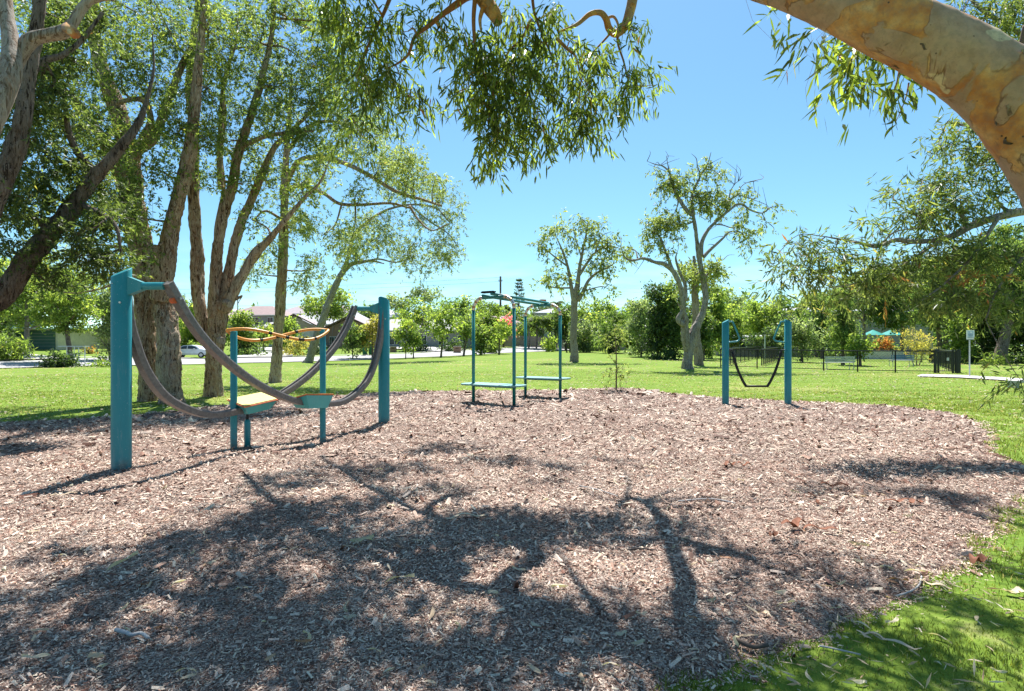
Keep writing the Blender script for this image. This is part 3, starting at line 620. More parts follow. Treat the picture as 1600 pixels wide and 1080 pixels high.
# ---- left paperbark A: twin stems
b0 = gp(250, 629)
T1 = Tree('paperbark_tree', 'large paperbark with two thick flaking stems standing close together', 'tree', b0, M['paper'], M['leaf_paper'], twigmat=M['twig'], sides=18, rough=.10)
T1.limb(limbpts([(233,634),(233,612),(231,575),(228,520),(226,470),(222,420),(216,370),(210,320),(205,260),(196,215),(180,165),(163,120),(150,70),(140,0),(130,-80)], 15.3, 15.0, [.28,.24,.235,.24,.25,.26,.27,.27,.26,.24,.22,.19,.16,.12,.08]), 'trunk', 150)
T1.limb(limbpts([(267,638),(266,618),(264,575),(262,520),(256,480),(246,430),(236,385)], 14.6, 15.1, [.33,.28,.26,.26,.26,.23,.16]), 'trunk', 90, node=False)
T1.limb(limbpts([(250,470),(258,420),(264,375),(274,330),(284,290),(296,240),(304,180),(308,120),(315,50),(322,-60)], 14.7, 14.0, [.22,.24,.22,.19,.17,.15,.13,.11,.09,.06]), 'branch', 70)
T1.limb(limbpts([(205,300),(180,265),(150,200),(120,160),(90,130),(50,90)], 15, 13, (.15,.05)))
T1.limb(limbpts([(208,255),(222,220),(235,190),(228,160),(208,155),(180,162)], 14.8, 14, (.12,.04)))
T1.limb(limbpts([(212,235),(240,215),(265,150),(290,90),(330,30)], 15, 16, (.15,.06)))
T1.limb(limbpts([(214,350),(190,300),(170,250),(140,230)], 14.8, 13.2, (.10,.03)))
for (x, y, r, k, dd_) in ((180,90,62,34,14),(110,130,60,30,13),(250,50,60,30,15),(330,60,52,24,14.5),(255,190,50,20,14),(180,215,48,22,13.2),(130,200,45,18,13),(240,270,40,16,13.6),(180,300,46,22,13.2),(200,390,32,9,13.4),(100,60,55,26,13),(165,20,60,26,15),(300,150,52,24,15),(215,335,36,14,14.0),(140,330,50,22,13.6),(320,210,34,12,14.5),(240,130,40,12,14.5)):
    c_, rr = pb(x, y, dd_, r); T1.blob(c_, (rr,rr*1.25,rr*.85), k, 62, .17, .080, .026, .3)
for (x, y, r, k, dd_) in ((220,20,60,22,16),(90,20,50,18,15),(300,100,44,12,16),(160,150,46,12,15.5),(270,220,40,10,15.5),(20,100,50,14,14),(30,20,44,14,15),(90,400,44,12,14.5),(130,440,36,9,15),(60,440,36,8,15)):
    c_, rr = pb(x, y, dd_, r); T1.blob(c_, (rr,rr*1.25,rr*.85), k, 62, .2, .080, .026, .3, col=.1)
T1.done()
# ---- paperbark B: multi stem
b0 = gp(333, 622)
T2 = Tree('paperbark_tree', 'paperbark forking above its base into slender fanned stems with pale cut knots', 'tree', b0, M['paper'], M['leaf_paper'], twigmat=M['twig'], sides=16, rough=.09)
T2.limb(limbpts([(333,628),(333,608),(334,575),(337,530),(340,498),(348,470)], 16.6, 16.4, [.29,.245,.23,.24,.26,.22]), 'trunk', 80, node=False)
T2.limb(limbpts([(330,545),(322,515),(312,475),(308,430),(307,380),(303,330),(302,270),(303,210),(296,150),(300,80),(310,0),(318,-60)], 16.5, 17, [.10,.17,.18,.18,.17,.16,.15,.13,.12,.10,.08,.05]), 'branch', 80)
T2.limb(limbpts([(338,510),(336,470),(338,420),(341,380),(350,335),(362,295),(372,240),(392,180),(410,120),(425,50),(430,-50)], 16.4, 15.8, [.20,.18,.16,.145,.14,.13,.12,.11,.09,.07,.05]), 'branch', 80)
T2.limb(limbpts([(346,488),(350,460),(357,430),(366,385),(378,345),(392,315),(410,270),(430,230),(460,200),(500,160)], 16.4, 16.8, [.19,.17,.155,.145,.13,.12,.10,.08,.06,.04]), 'branch', 70)
T2.limb(limbpts([(350,485),(362,462),(380,428),(400,395),(420,375),(445,345),(475,310),(500,285),(515,250)], 16.3, 16, [.19,.17,.15,.13,.10,.07,.05,.03,.01]), 'branch', 60)
T2.limb(limbpts([(340,400),(338,360),(344,325),(350,290),(346,240),(352,170),(340,90)], 16.4, 17, (.07,.03)))
T2.limb(limbpts([(345,295),(343,250),(345,200),(350,130),(370,60)], 16.4, 16.8, (.09,.05)))
T2.limb(limbpts([(375,230),(410,215),(450,207),(490,205)], 16, 15.5, (.08,.03)))
MB().tube([W(352,472,16.15), W(360,476,15.98)], [.10,.095], 14).build('cut_knot', M['white'] if 0 else M['palebark'], T2.t); MB().tube([W(344,532,16.2), W(347,533,16.02)], [.11,.10], 14).build('cut_knot', M['white'] if 0 else M['palebark'], T2.t)
MB().tube([W(358,472,16.3), W(378,463,16.3), W(372,474,16.3)], [.07,.04,.01], 8).build('stub', M['paper'], T2.t)
for (x, y, r, k, dd_) in ((340,110,58,28,16),(400,60,60,30,15.5),(440,140,58,30,15.5),(480,90,52,26,16),(400,180,48,20,15.8),(350,210,36,12,15.5),(460,215,50,24,15.5),(500,170,46,22,16),(420,270,44,18,16.3),(470,290,42,18,16.5),(385,290,30,8,15.8),(330,20,52,22,16.5),(450,20,56,26,16),(530,110,46,22,16.5),(400,345,26,6,16.2),(540,190,34,14,16.4),(520,40,44,18,16),(330,275,24,6,16)):
    c_, rr = pb(x, y, dd_, r); T2.blob(c_, (rr,rr*1.2,rr*.8), k, 62, .18, .082, .027, .3)
for (x, y, r, k, dd_) in ((380,20,50,16,17),(500,20,44,12,17),(420,100,46,14,17),(500,120,40,12,17),(550,60,36,12,17),(390,240,36,9,17),(450,180,40,10,17),(570,140,30,8,16.5),(510,230,36,12,16.6)):
    c_, rr = pb(x, y, dd_, r); T2.blob(c_, (rr,rr*1.2,rr*.8), k, 62, .2, .082, .027, .3, col=.12)
T2.done()
# ---- paperbark C: straight single stem further back
b0 = gp(430, 598)
T3 = Tree('paperbark_tree', 'straight single-stemmed paperbark standing further out on the lawn behind the orange handrail', 'tree', b0, M['paper'], M['leaf_sparse'], twigmat=M['twig'], sides=14)
D3 = b0.y
T3.limb(limbpts([(430,603),(431,585),(433,550),(436,500),(440,440),(442,390),(444,330),(446,260),(452,190),(455,120)], D3, D3, [.27,.235,.215,.205,.20,.185,.17,.14,.1,.05]), 'trunk', 90)
T3.limb(limbpts([(441,300),(470,290),(505,302),(530,318),(565,320),(610,318),(640,325)], D3-.5, D3-1, (.10,.035)))
T3.limb(limbpts([(443,345),(415,330),(395,345)], D3, D3-1, (.06,.03)))
T3.limb(limbpts([(446,240),(480,200),(520,190),(560,210),(590,230)], D3, D3+1, (.10,.03)))
T3.limb(limbpts([(445,290),(470,250),(520,250),(570,270),(620,300),(660,312),(690,322)], D3, D3-2, (.12,.04)))
T3.limb(limbpts([(640,322),(655,345),(675,360),(700,350)], D3-1, D3-2, (.05,.02)))
for (x, y, r, k, dd_) in ((500,260,46,24,D3),(560,230,44,24,D3),(600,260,44,24,D3-1),(560,300,30,9,D3-1),(470,360,40,18,D3-.5),(410,400,30,12,D3-.5),(450,330,36,14,D3),(500,420,32,12,D3-1),(470,440,26,8,D3-1),(520,370,38,16,D3-1),(640,250,30,14,D3-2),(600,200,34,14,D3),(530,170,44,22,D3),(590,160,34,12,D3),(640,290,30,10,D3-2),(680,290,22,7,D3-2),(400,425,24,7,D3-1),(550,370,28,10,D3-1)):
    c_, rr = pb(x, y, dd_, r); T3.blob(c_, (rr,rr,rr*.75), k, 56, .22, .105, .034, .4)
T3.done()
# ---- leaning grey gum behind
b0 = gp(483, 566)
D4 = min(b0.y, 60)
T4 = Tree('leaning_gum_tree', 'grey gum with a smooth trunk leaning right at the far edge of the lawn', 'tree', b0, M['greybark'], M['leaf_sparse'], twigmat=M['twig'], sides=12)
T4.limb(limbpts([(480,569),(484,560),(492,535),(502,505),(513,475),(523,450),(536,425),(552,412),(580,408),(600,412)], D4, D4-2, [.55,.42,.38,.36,.34,.32,.28,.2,.12,.06]), 'trunk', 60)
T4.limb(limbpts([(530,435),(545,400),(552,370),(570,350),(600,330),(640,320),(680,325),(700,345)], D4, D4-3, (.22,.06)))
T4.limb(limbpts([(560,412),(590,405),(620,410),(650,400)], D4-2, D4-3, (.12,.04)))
T4.limb(limbpts([(640,320),(670,345),(700,365),(715,385)], D4-3, D4-4, (.10,.04)))
for (x, y, r, k) in ((545,385,34,20),(590,375,36,24),(640,390,34,22),(600,350,36,16),(690,385,36,26),(705,345,28,18),(660,350,30,16),(650,290,38,22),(690,310,28,14),(620,240,34,18),(570,345,26,12),(560,400,28,14),(700,405,24,12),(655,425,14,4),(625,400,26,12),(610,290,30,14)):
    c_, rr = pb(x, y, D4-2.5, r); T4.blob(c_, (rr,rr,rr*.8), k, 58, .55, .21, .065, .45, brr=.05)
T4.done()
# ---- left foreground trees
T5 = Tree('leaning_paperbark', 'dark rough-barked tree leaning in from the left edge of the picture', 'tree', (-9.6, 9.2, tz(-9.6, 9.2)), M['darkbark'], M['leaf_dark'], twigmat=M['twig'], sides=14, dens=1.5)
T5.limb([(-9.7,9.2,-.2,.28),(-9.5,9.2,.9,.24)]+limbpts([(-60,505),(0,465),(40,412),(75,368),(112,325),(150,275),(190,228),(215,195),(228,160),(240,110),(238,50)], 9.2, 10.6, [.21,.185,.17,.155,.14,.115,.09,.07,.045,.025,.01]), 'trunk', 90)
T5.limb(limbpts([(75,368),(60,345),(30,340),(-20,352)], 9.6, 9.3, (.06,.02)))
T5.limb(limbpts([(150,275),(130,250),(110,215),(100,160)], 10.2, 9.7, (.08,.03)))
T5.limb(limbpts([(118,318),(150,330),(180,352),(190,400)], 9.8, 9.6, (.05,.02)))
for (x, y, r, k, dd_) in ((140,290,46,20,10.2),(90,260,50,22,10),(60,330,46,18,9.6),(140,400,40,16,9.6),(90,440,40,9,9.8),(175,340,40,14,10),(110,200,46,16,10.2),(20,390,40,12,9.2),(180,420,26,8,9.7),(40,280,40,16,9.5),(120,370,34,12,9.4)):
    c_, rr = pb(x, y, dd_, r); T5.blob(c_, (rr,rr*1.2,rr*.85), k, 56, .13, .078, .024, .3)
T5.done()
T6 = Tree('dark_paperbark', 'dark furrowed trunk rising steeply up the upper left edge', 'tree', (-9.2, 8.2, tz(-9.2, 8.2)), M['darkbark'], M['leaf_dark'], twigmat=M['twig'], sides=14, dens=1.5)
T6.limb([(-9.3,8.2,-.2,.3),(-8.9,8.2,1.5,.27)]+limbpts([(-90,420),(-30,350),(0,290),(22,235),(36,180),(44,130),(54,70),(62,10),(75,-80),(80,-200)], 8.3, 9, [.19,.16,.145,.135,.12,.11,.10,.09,.07,.04]), 'trunk', 90)
T6.limb(limbpts([(44,120),(70,95),(100,85),(130,60),(160,20)], 8.9, 9.6, (.06,.03)))
for (x, y, r, k, dd_) in ((60,90,46,15,9.5),(20,150,44,14,9),(110,90,42,14,9.6),(30,230,40,14,9),(70,190,40,14,9.6),(130,30,46,16,9.8),(10,320,36,12,8.8),(60,20,44,12,9.6),(80,150,36,10,9.4)):
    c_, rr = pb(x, y, dd_, r); T6.blob(c_, (rr,rr*1.2,rr*.85), k, 54, .13, .078, .024, .3)
T6.done()
T7 = Tree('forked_pale_gum', 'pale pinkish gum forking at the top left corner with a broken orange stub', 'tree', (-7.3, 5.2, 0), M['palebark'], M['leaf_gum'], twigmat=M['twig'], sides=14, rough=.06, barkamp=.06)
T7.limb([(-7.4,5.2,-.2,.26),(-7.0,5.3,1.8,.22)]+limbpts([(-130,330),(-40,230),(0,160),(16,110),(17,70),(10,20),(5,-60)], 5.5, 6.2, [.15,.12,.10,.095,.075,.065,.05]), 'trunk', 80)
T7.limb(limbpts([(12,120),(30,85),(50,62),(75,55),(98,50),(112,38),(130,10),(150,-3),(200,-8),(260,-14)], 6, 6.4, [.09,.08,.072,.066,.07,.055,.05,.045,.035,.02]), 'branch', 80)
MB().tube([W(106,44,6.1), W(116,52,6.05), W(119,56,6.05)], [.06,.05,.045], 12, True, .1).build('broken_stub', M['gum'], T7.t, True)
T7.done()

# ---- overhead gum: the big limb at upper right, its canopy above the frame
TG = Tree('spreading_gum_tree', 'big smooth gum arching over the playground with orange patches on its thick limb', 'tree', (3.9, 2.9, 0), M['gum'], M['leaf_gum'], twigmat=M['gumtwig'], sides=28, rough=.035, dens=1.5, lsc=1.1, barkamp=.03)
TG.limb([(4.1,2.8,-.3,.46),(3.95,2.9,.3,.36),(3.7,2.95,1.1,.29)]+limbpts([(1735,395,3.0),(1665,270,3.0),(1610,195,3.0),(1553,135,3.02),(1480,83,3.05),(1400,42,3.1),(1312,2,3.2),(1235,-28,3.3),(1170,-46,3.45),(1100,-110,3.7)], 3, 3, [.225,.212,.204,.195,.18,.170,.157,.143,.125,.115]), 'trunk', 190, from_=.42)
_lp = np.array([tuple(q) for q in limbpts([(1735,395,3.0),(1665,270,3.0),(1610,195,3.0),(1553,135,3.02),(1480,83,3.05),(1400,42,3.1),(1312,2,3.2)], 3, 3, [.212,.204,.195,.18,.170,.157,.143])]); _ls = spline(_lp, 200)
_fr = random.Random(3)
for _k in range(34):
    i_ = _fr.randint(8, 110) if _k < 24 else _fr.randint(110, 190); c0 = _ls[i_,:3]; r0 = _ls[i_,3]; Tn = _ls[i_+3,:3]-c0; Tn /= np.linalg.norm(Tn); vc = np.array([0,0,CAMH])-c0; vc -= Tn*np.dot(vc, Tn); vc /= np.linalg.norm(vc); sdv = np.cross(Tn, vc); ph = _fr.uniform(-1.15, 1.15); L_ = _fr.uniform(.03, .11); wv = _fr.uniform(.004, .011); V_ = []
    for j in range(5):
        f = j/4; dl = 1.04+.02*math.sin(f*3.14)+(.09*f*f if _k % 3 == 0 else .0); cc = c0+Tn*(f-.5)*L_
        for sg in (-1, 1): a_ = ph+sg*wv*(1-.7*abs(f-.4))/r0+.05*math.sin(f*5+_k); V_.append(cc+(vc*math.cos(a_)+sdv*math.sin(a_))*r0*(dl+.012*(sg > 0)))
    npmesh('bark_flake', V_, [[(2*j, 2*j+1, 2*j+3, 2*j+2) for j in range(4)]], M[('paper','gumtwig','darkbark')[_k % 3]], TG.t)
def shp(px, py, h):
    Y = CAMH*F/(py-540); X = (px-800)/F*Y; return (X+SUN.x/SUN.z*h, Y+SUN.y/SUN.z*h, h)
def shl(pp, r0, r1): n = len(pp); return [(*shp(*q), r0+(r1-r0)*i/(n-1)) for i, q in enumerate(pp)]
e0 = W(1100,-110,3.7); E0 = (e0.x, e0.y, e0.z, .12)
TG.limb([E0, (1.15,4.0,4.9,.11)]+shl([(1085,1000,5.6),(1072,920,6.4),(1052,865,7.1),(1036,820,7.7),(1012,794,8.2),(982,788,8.4),(965,800,8.6)], .085, .04), n=90)
TG.limb([E0, (.9,4.0,4.7,.12)]+shl([(1060,1060,5.0),(960,1010,5.5),(860,965,6.0),(790,940,6.3),(800,905,6.7),(838,884,6.9),(818,852,7.2),(762,832,7.6),(695,826,7.9),(668,803,8.2),(700,783,8.5)], .11, .05), n=110)
TG.limb(shl([(960,1010,5.5),(930,960,6.1),(900,920,6.7),(880,880,7.2)], .05, .015))
TG.limb(shl([(790,940,6.3),(640,900,6.9),(500,850,7.4),(420,790,8.2),(380,750,9)], .08, .04))
TG.limb(shl([(695,826,7.9),(600,780,8.6),(540,740,9.3),(500,715,10)], .05, .03))
TG.limb(shl([(900,990,5.7),(700,1040,5.6),(500,1000,6.0),(300,950,6.6),(150,920,7)], .08, .04))
# hooks and stubs seen against the sky
TG.limb([(1.62,7.9,7.4,.075)]+limbpts([(1012,-60),(992,-14),(985,15),(977,40),(963,52),(952,45),(947,30),(938,20),(922,22),(905,36),(890,44),(872,50)], 7.4, 7.0, [.065,.065,.062,.058,.052,.046,.04,.036,.03,.024,.018,.01]), 'branch', 90, mat=M['gum'], from_=0)
TG.limb(limbpts([(965,52),(966,70),(975,98),(981,125)], 7.3, 7.1, (.018,.008)), mat=M['gumtwig'], from_=0)
TG.limb(limbpts([(957,48),(945,62),(930,78),(915,95),(905,120)], 7.3, 7.0, (.016,.006)), mat=M['gumtwig'], from_=0)
TG.limb(limbpts([(946,30),(958,26),(965,36),(967,50)], 7.3, 7.2, (.02,.012)), mat=M['gum'], from_=0)
TG.limb([(-.15,7.3,6.9,.14)]+limbpts([(745,-50),(752,-12),(762,8),(772,22),(778,36)], 6.9, 6.8, [.12,.11,.09,.08,.055]), 'broken_branch', 40, mat=M['gum'], from_=.2)
TG.limb(limbpts([(760,0),(735,-6),(712,8),(690,24),(668,42),(648,58),(638,85),(620,100),(600,108)], 6.9, 7.1, [.05,.045,.04,.03,.026,.022,.017,.012,.008]), mat=M['gumtwig'], from_=.1)
TG.limb(limbpts([(742,0),(740,30),(742,65),(748,95),(760,125),(772,150)], 6.8, 6.7, (.028,.008)), mat=M['gumtwig'], from_=.2)
TG.limb(limbpts([(755,12),(750,30),(752,50)], 6.8, 6.7, (.03,.012)), mat=M['gum'], from_=.2)
TG.limb(limbpts([(870,60),(888,78),(900,90),(908,125)], 7, 6.9, (.022,.008)), mat=M['gum'], from_=0)
TG.limb(limbpts([(830,30),(815,62),(800,75),(790,95),(800,140),(830,152)], 7, 6.8, (.016,.006)), mat=M['gumtwig'], from_=0)
TG.limb(limbpts([(830,-30),(835,20),(850,60),(868,100)], 7.2, 7, (.022,.008)), mat=M['gumtwig'], from_=0)
TG.limb(limbpts([(620,-30),(600,20),(580,60),(560,110)], 7.3, 7.1, (.03,.008)), mat=M['gumtwig'], from_=0)
def gb(x, y, r, k, d_, m=26, col=0., rzf=1.0, s_=.11, ln=.125, wd=.021, br=.012):
    c_, rr = pb(x, y, d_, r); TG.blob(c_, (rr,rr*1.3,rr*rzf), k, m, s_, ln, wd, .9, col=col, brr=br, sub=br > .006)
for q in ((540,30,34,10,7.3),(590,50,36,12,7.2),(560,90,30,9,7.1),(610,120,30,10,7.1),(640,40,30,7,7),(690,20,26,6,7),(580,150,26,8,7.1),(640,155,22,6,7),(520,0,30,8,7.3),
          (745,90,36,13,6.8),(790,110,38,15,6.8),(760,160,38,14,6.7),(800,180,36,14,6.8),(825,130,34,11,6.9),(780,215,28,10,6.7),(840,70,34,11,7),(850,190,20,5,6.8),(810,40,30,10,7),(865,20,26,8,7.1),(770,245,12,3,6.7),(720,130,24,6,6.8),(700,60,20,3,6.9),(835,215,14,4,6.8),
          (925,90,24,8,7),(915,130,24,8,7),(900,185,20,8,7),(935,155,20,5,7),(990,45,16,4,7.2),(985,120,20,6,7.1),(1012,130,16,4,7.1),(975,155,12,3,7.1),(925,195,14,5,7),(890,70,18,4,7),(560,190,18,4,7.1),(870,110,18,4,7)):
    gb(*q)
for q in ((1290,60,16,3,4.4),(1310,90,18,5,4.4),(1330,125,18,5,4.3),(1350,70,22,6,4.3),(1270,75,12,2,4.5)): gb(*q, m=14, s_=.07, ln=.13, wd=.020, col=.08, br=.004)
# shade canopy, out of frame above
def sb(px, py, h, r, k, m=44):
    if px > 1100 and py > 880: m = 36 
    if (h-1.5)/(CAMH*F/(py-540)+SUN.y/SUN.z*h-r) < .62: h += 1.0
    TG.blob(shp(px, py, h), (r,r,r*.45), max(2, int(k*.95)), m, .10, .135, .030, .7, brr=.014)
for q in ((620,740,9.2,.75,12),(520,745,9.4,.75,10),(440,770,9,.6,8),(700,705,10.2,.7,10),(780,725,9.8,.6,7),(880,740,9.6,.5,5),(650,780,8.6,.6,8),(560,800,8.4,.7,10),(400,820,8.2,.7,11),(330,860,7.6,.6,10),(480,880,7.4,.6,10),(600,870,7.4,.6,9),(250,890,7,.55,9),(150,930,6.8,.55,10),(60,960,6.6,.5,9),(350,940,6.8,.6,11),(500,970,6.6,.6,12),(640,950,6.6,.5,9),(200,1010,6.3,.5,10),(380,1040,6.2,.55,13),(560,1060,6.1,.55,13),(700,1030,6.2,.5,12),(820,1030,6.1,.5,12),(960,1050,6.0,.5,11),(1060,1040,6.1,.45,9),(960,730,9.8,.35,3),(1180,960,6.8,.5,8),(1250,900,7.1,.4,5),(1330,1000,6.3,.45,9),(1450,1030,6.2,.4,8),(1250,1060,6.1,.4,8),(1480,780,8.4,.55,8),(1560,800,8.1,.5,8),(1400,765,8.5,.35,3),(1290,770,8.5,.35,3),(1520,950,6.8,.4,7),(1580,900,7,.4,7),(1380,920,7,.35,4),(90,870,7,.3,3),(1150,1070,6,.4,7),(300,1075,6,.45,9),(40,1060,6,.5,10)):
    sb(*q)
TG.done(curved=True)
# separate large leaves hanging close under the limb, each one an object
tips = [(1345,150,4.0),(1385,170,3.9),(1400,190,3.9),(1440,140,3.85),(1370,120,4.0),(1410,110,3.9),(1330,95,4.05)]
lm = []
for v in range(5):
    k = 5; ts = np.linspace(0, 1, k); wv = [.10,.9,1,.62,.02]; cv = (v-2)*.018
    V = []; 
    for t_, w_ in zip(ts, wv): V += [(-w_*.011+cv*math.sin(t_*3), .0, -t_*.13), (cv*math.sin(t_*3), .003, -t_*.13), (w_*.011+cv*math.sin(t_*3), .0, -t_*.13)]
    Q = [(i*3+j, i*3+j+1, i*3+3+j+1, i*3+3+j) for i in range(k-1) for j in range(2)]
    me = bpy.data.meshes.new('leaf'); me.from_pydata(V, [], Q); a_ = me.attributes.new('rnd', 'FLOAT', 'FACE'); a_.data.foreach_set('value', [.15+.13*v]*len(Q)); me.materials.append(M['leaf_gum']); lm.append(me)
for (x, y, d_) in tips:
    c_ = W(x, y, d_); a_ = W(x+20, y-60, d_+.1); MB().tube(spline([a_, (a_+c_)/2+Vector((.02,0,.02)), c_], 8), np.linspace(.006,.002,8), 5).build('twig', M['gumtwig'], TG.t)
    for i in range(26):
        f = random.random(); q = a_*(1-f)+c_*f+Vector((random.gauss(0,.05), random.gauss(0,.06), random.gauss(0,.03)))
        o = bpy.data.objects.new('leaf', random.choice(lm)); C.objects.link(o); o.parent = TG.t; o.location = q-ORG[TG.t.name]
        o.rotation_euler = (random.gauss(0,.35), random.gauss(.15,.4), random.uniform(0,6.28)); s_ = random.uniform(.7,1.25); o.scale = (s_, s_, s_)
# ---- right drooping wattle
TR = Tree('drooping_wattle', 'leafy drooping tree reaching in from the right edge with long narrow leaves', 'tree', (9.6, 8.4, 0), M['palebark'], M['leaf_dark'], twigmat=M['twig'], sides=10, dens=1.65, lsc=1.15)
TR.limb([(9.7,8.4,-.2,.2),(9.5,8.4,1.6,.17)]+limbpts([(1740,370),(1660,335),(1600,330),(1530,348),(1480,372),(1430,378),(1400,375),(1370,385),(1335,378),(1290,370)], 8.4, 8.0, [.13,.09,.06,.05,.042,.034,.03,.026,.018,.01]), 'trunk', 80)
TR.limb(limbpts([(1480,370),(1440,395),(1400,420),(1350,440),(1300,450)], 8.1, 7.9, (.02,.006)))
TR.limb(limbpts([(1380,378),(1400,362),(1440,355)], 8, 8.1, (.014,.006)))
TR.limb(limbpts([(1660,335),(1600,270),(1560,220),(1520,200),(1480,190)], 8.5, 8.8, (.06,.01)))
TR.limb(limbpts([(1700,355),(1640,140),(1600,60),(1540,20),(1500,-20)], 8.4, 8.4, (.06,.02)))
TR.limb(limbpts([(1560,340),(1520,400),(1480,440),(1440,470)], 8.1, 7.6, (.03,.008)))
TR.limb(limbpts([(1640,330),(1600,400),(1560,450),(1540,500)], 8.0, 7.6, (.035,.008)))
TR.limb(limbpts([(1575,120,4.2),(1592,80,4.2),(1602,40,4.2)], 4.2, 4.2, (.016,.016)), mat=M['twig'], from_=1.0)
for (x, y, r, k, dd_) in ((1260,405,30,9,8),(1230,430,22,7,8),(1310,400,28,8,8),(1290,440,30,5,8),(1350,420,30,8,8),(1330,470,26,3,7.9),(1390,440,32,9,8),(1430,410,34,13,8),(1420,330,30,9,8.3),(1470,300,36,12,8.4),(1450,340,26,8,8.3),(1520,270,36,13,8.6),(1500,330,32,10,8.3),(1560,300,34,10,8.4),(1480,400,34,14,8),(1530,390,36,14,8),(1580,400,36,14,8),(1450,470,30,6,7.7),(1500,460,34,8,7.7),(1560,460,34,8,7.7),(1600,470,32,7,7.6),(1500,200,30,7,8.7),(1540,230,30,8,8.6),(1470,240,24,5,8.6),(1540,30,40,12,8.3),(1590,20,40,12,8.3),(1500,10,30,8,8.4),(1370,350,18,3,8.1),(1600,240,34,9,8.5),(1270,380,22,4,8),(1210,400,10,2,8),(1590,590,8,2,7.3),(1440,280,22,4,8.5)):
    c_, rr = pb(x, y, dd_, r); TR.blob(c_, (rr,rr*1.3,rr*.8), k, 30, .13, .125, .021, .45, brr=.014, col=.12)
TR.done()
TR.leaf = M['leaf_red']; TR.L = []; TR.hasw = TR.hassub = False; TR.sub = MB(); TR.tw = MB()
for (x, y, r, k, dd_) in ((1530,430,10,2,7.6),(1382,450,7,1,7.8)):
    c_, rr = pb(x, y, dd_, r); TR.blob(c_, rr, k, 30, .09, .11, .02, .8, sub=False, col=.25)
TR.done(leafname='dead_foliage')
print('near leaves', NLEAF)
# ================================================================== MID TREES
bB = gp(1074, 577); DB = bB.y
TB = Tree('old_gum_tree', 'tall old gum on the lawn with a swollen fork and bare crooked upper branches', 'tree', bB, M['greybark'], M['leaf_sparse'], twigmat=M['twig'], sides=16, dens=1.5, lsc=1.2)
LP = lambda pp, r, d0=0, d1=0: limbpts(pp, DB+d0, DB+d1, [q*.74 for q in r])
TB.limb(LP([(1075,580),(1074,570),(1076,550),(1078,535),(1086,515),(1096,495),(1102,470),(1100,445),(1096,422),(1091,395),(1087,360),(1083,335),(1081,307),(1090,285),(1096,272),(1106,255),(1111,238)], [.50,.42,.38,.42,.36,.29,.25,.22,.2,.18,.16,.14,.11,.09,.07,.04,.02]), 'trunk', 110)
TB.limb(LP([(1076,550),(1072,530),(1070,512),(1071,500),(1068,485),(1066,462),(1060,440),(1050,422),(1036,412),(1024,410),(1006,404),(990,407),(980,405),(974,398),(970,385)], [.34,.36,.30,.22,.19,.21,.2,.18,.15,.13,.11,.09,.07,.05,.02], 0, -2), 'branch', 90)
TB.limb(LP([(1068,508),(1060,500),(1064,490),(1070,478)], [.25,.22,.16,.1], -.5, -.6), 'burl', 20)
TB.limb(LP([(1069,495),(1063,480),(1058,472)], [.12,.08,.02], -.3, -.4), 'stub', 14)
TB.limb(LP([(1058,437),(1050,420),(1043,400),(1037,385),(1031,370),(1020,362)], [.16,.14,.12,.10,.07,.03]), n=40)
TB.limb(LP([(1072,470),(1070,445),(1062,425),(1056,405),(1058,395)], [.14,.13,.11,.08,.03]), n=30)
TB.limb(LP([(1082,337),(1070,325),(1057,304),(1050,285),(1046,270),(1036,260),(1024,257),(1011,252)], [.17,.15,.12,.1,.08,.06,.04,.015]), n=50)
TB.limb(LP([(1046,270),(1043,255),(1041,243)], [.05,.03,.01]), n=12); TB.limb(LP([(1046,278),(1035,290),(1022,298)], [.04,.03,.01]), n=12)
TB.limb(LP([(1096,272),(1090,262),(1088,248),(1080,240)], [.05,.04,.03,.01]), n=16); TB.limb(LP([(1102,264),(1112,266),(1122,272),(1128,282)], [.05,.04,.03,.01]), n=16); TB.limb(LP([(1111,264),(1120,256),(1126,262)], [.03,.02,.01]), n=10)
TB.limb(LP([(1095,400),(1097,378),(1106,360),(1115,350),(1128,338),(1143,326),(1150,320),(1161,320),(1172,328),(1191,333),(1205,324),(1216,321)], [.18,.16,.14,.12,.10,.09,.08,.075,.07,.05,.03,.01]), n=70)
TB.limb(LP([(1135,332),(1139,315),(1147,308),(1154,305),(1165,308),(1176,312),(1194,318)], [.08,.07,.06,.05,.04,.03,.01]), n=40)
TB.limb(LP([(1139,315),(1141,300),(1148,288),(1157,281),(1162,275)], [.05,.04,.03,.02,.01]), n=24); TB.limb(LP([(1150,307),(1160,290),(1175,283),(1185,284)], [.04,.03,.02,.01]), n=24)
TB.limb(LP([(1191,333),(1196,345),(1206,352)], [.04,.025,.01]), n=12)
TB.limb(LP([(1099,402),(1108,392),(1120,381),(1130,372),(1139,363),(1155,362),(1165,372),(1172,385)], [.15,.13,.11,.09,.07,.05,.03,.01]), n=40)
TB.limb(LP([(1115,350),(1130,352),(1145,356),(1160,350),(1172,348)], [.06,.05,.04,.02,.01]), n=30)
TB.limb(LP([(1100,440),(1108,425),(1122,410),(1132,405)], [.08,.06,.03,.01]), n=20)
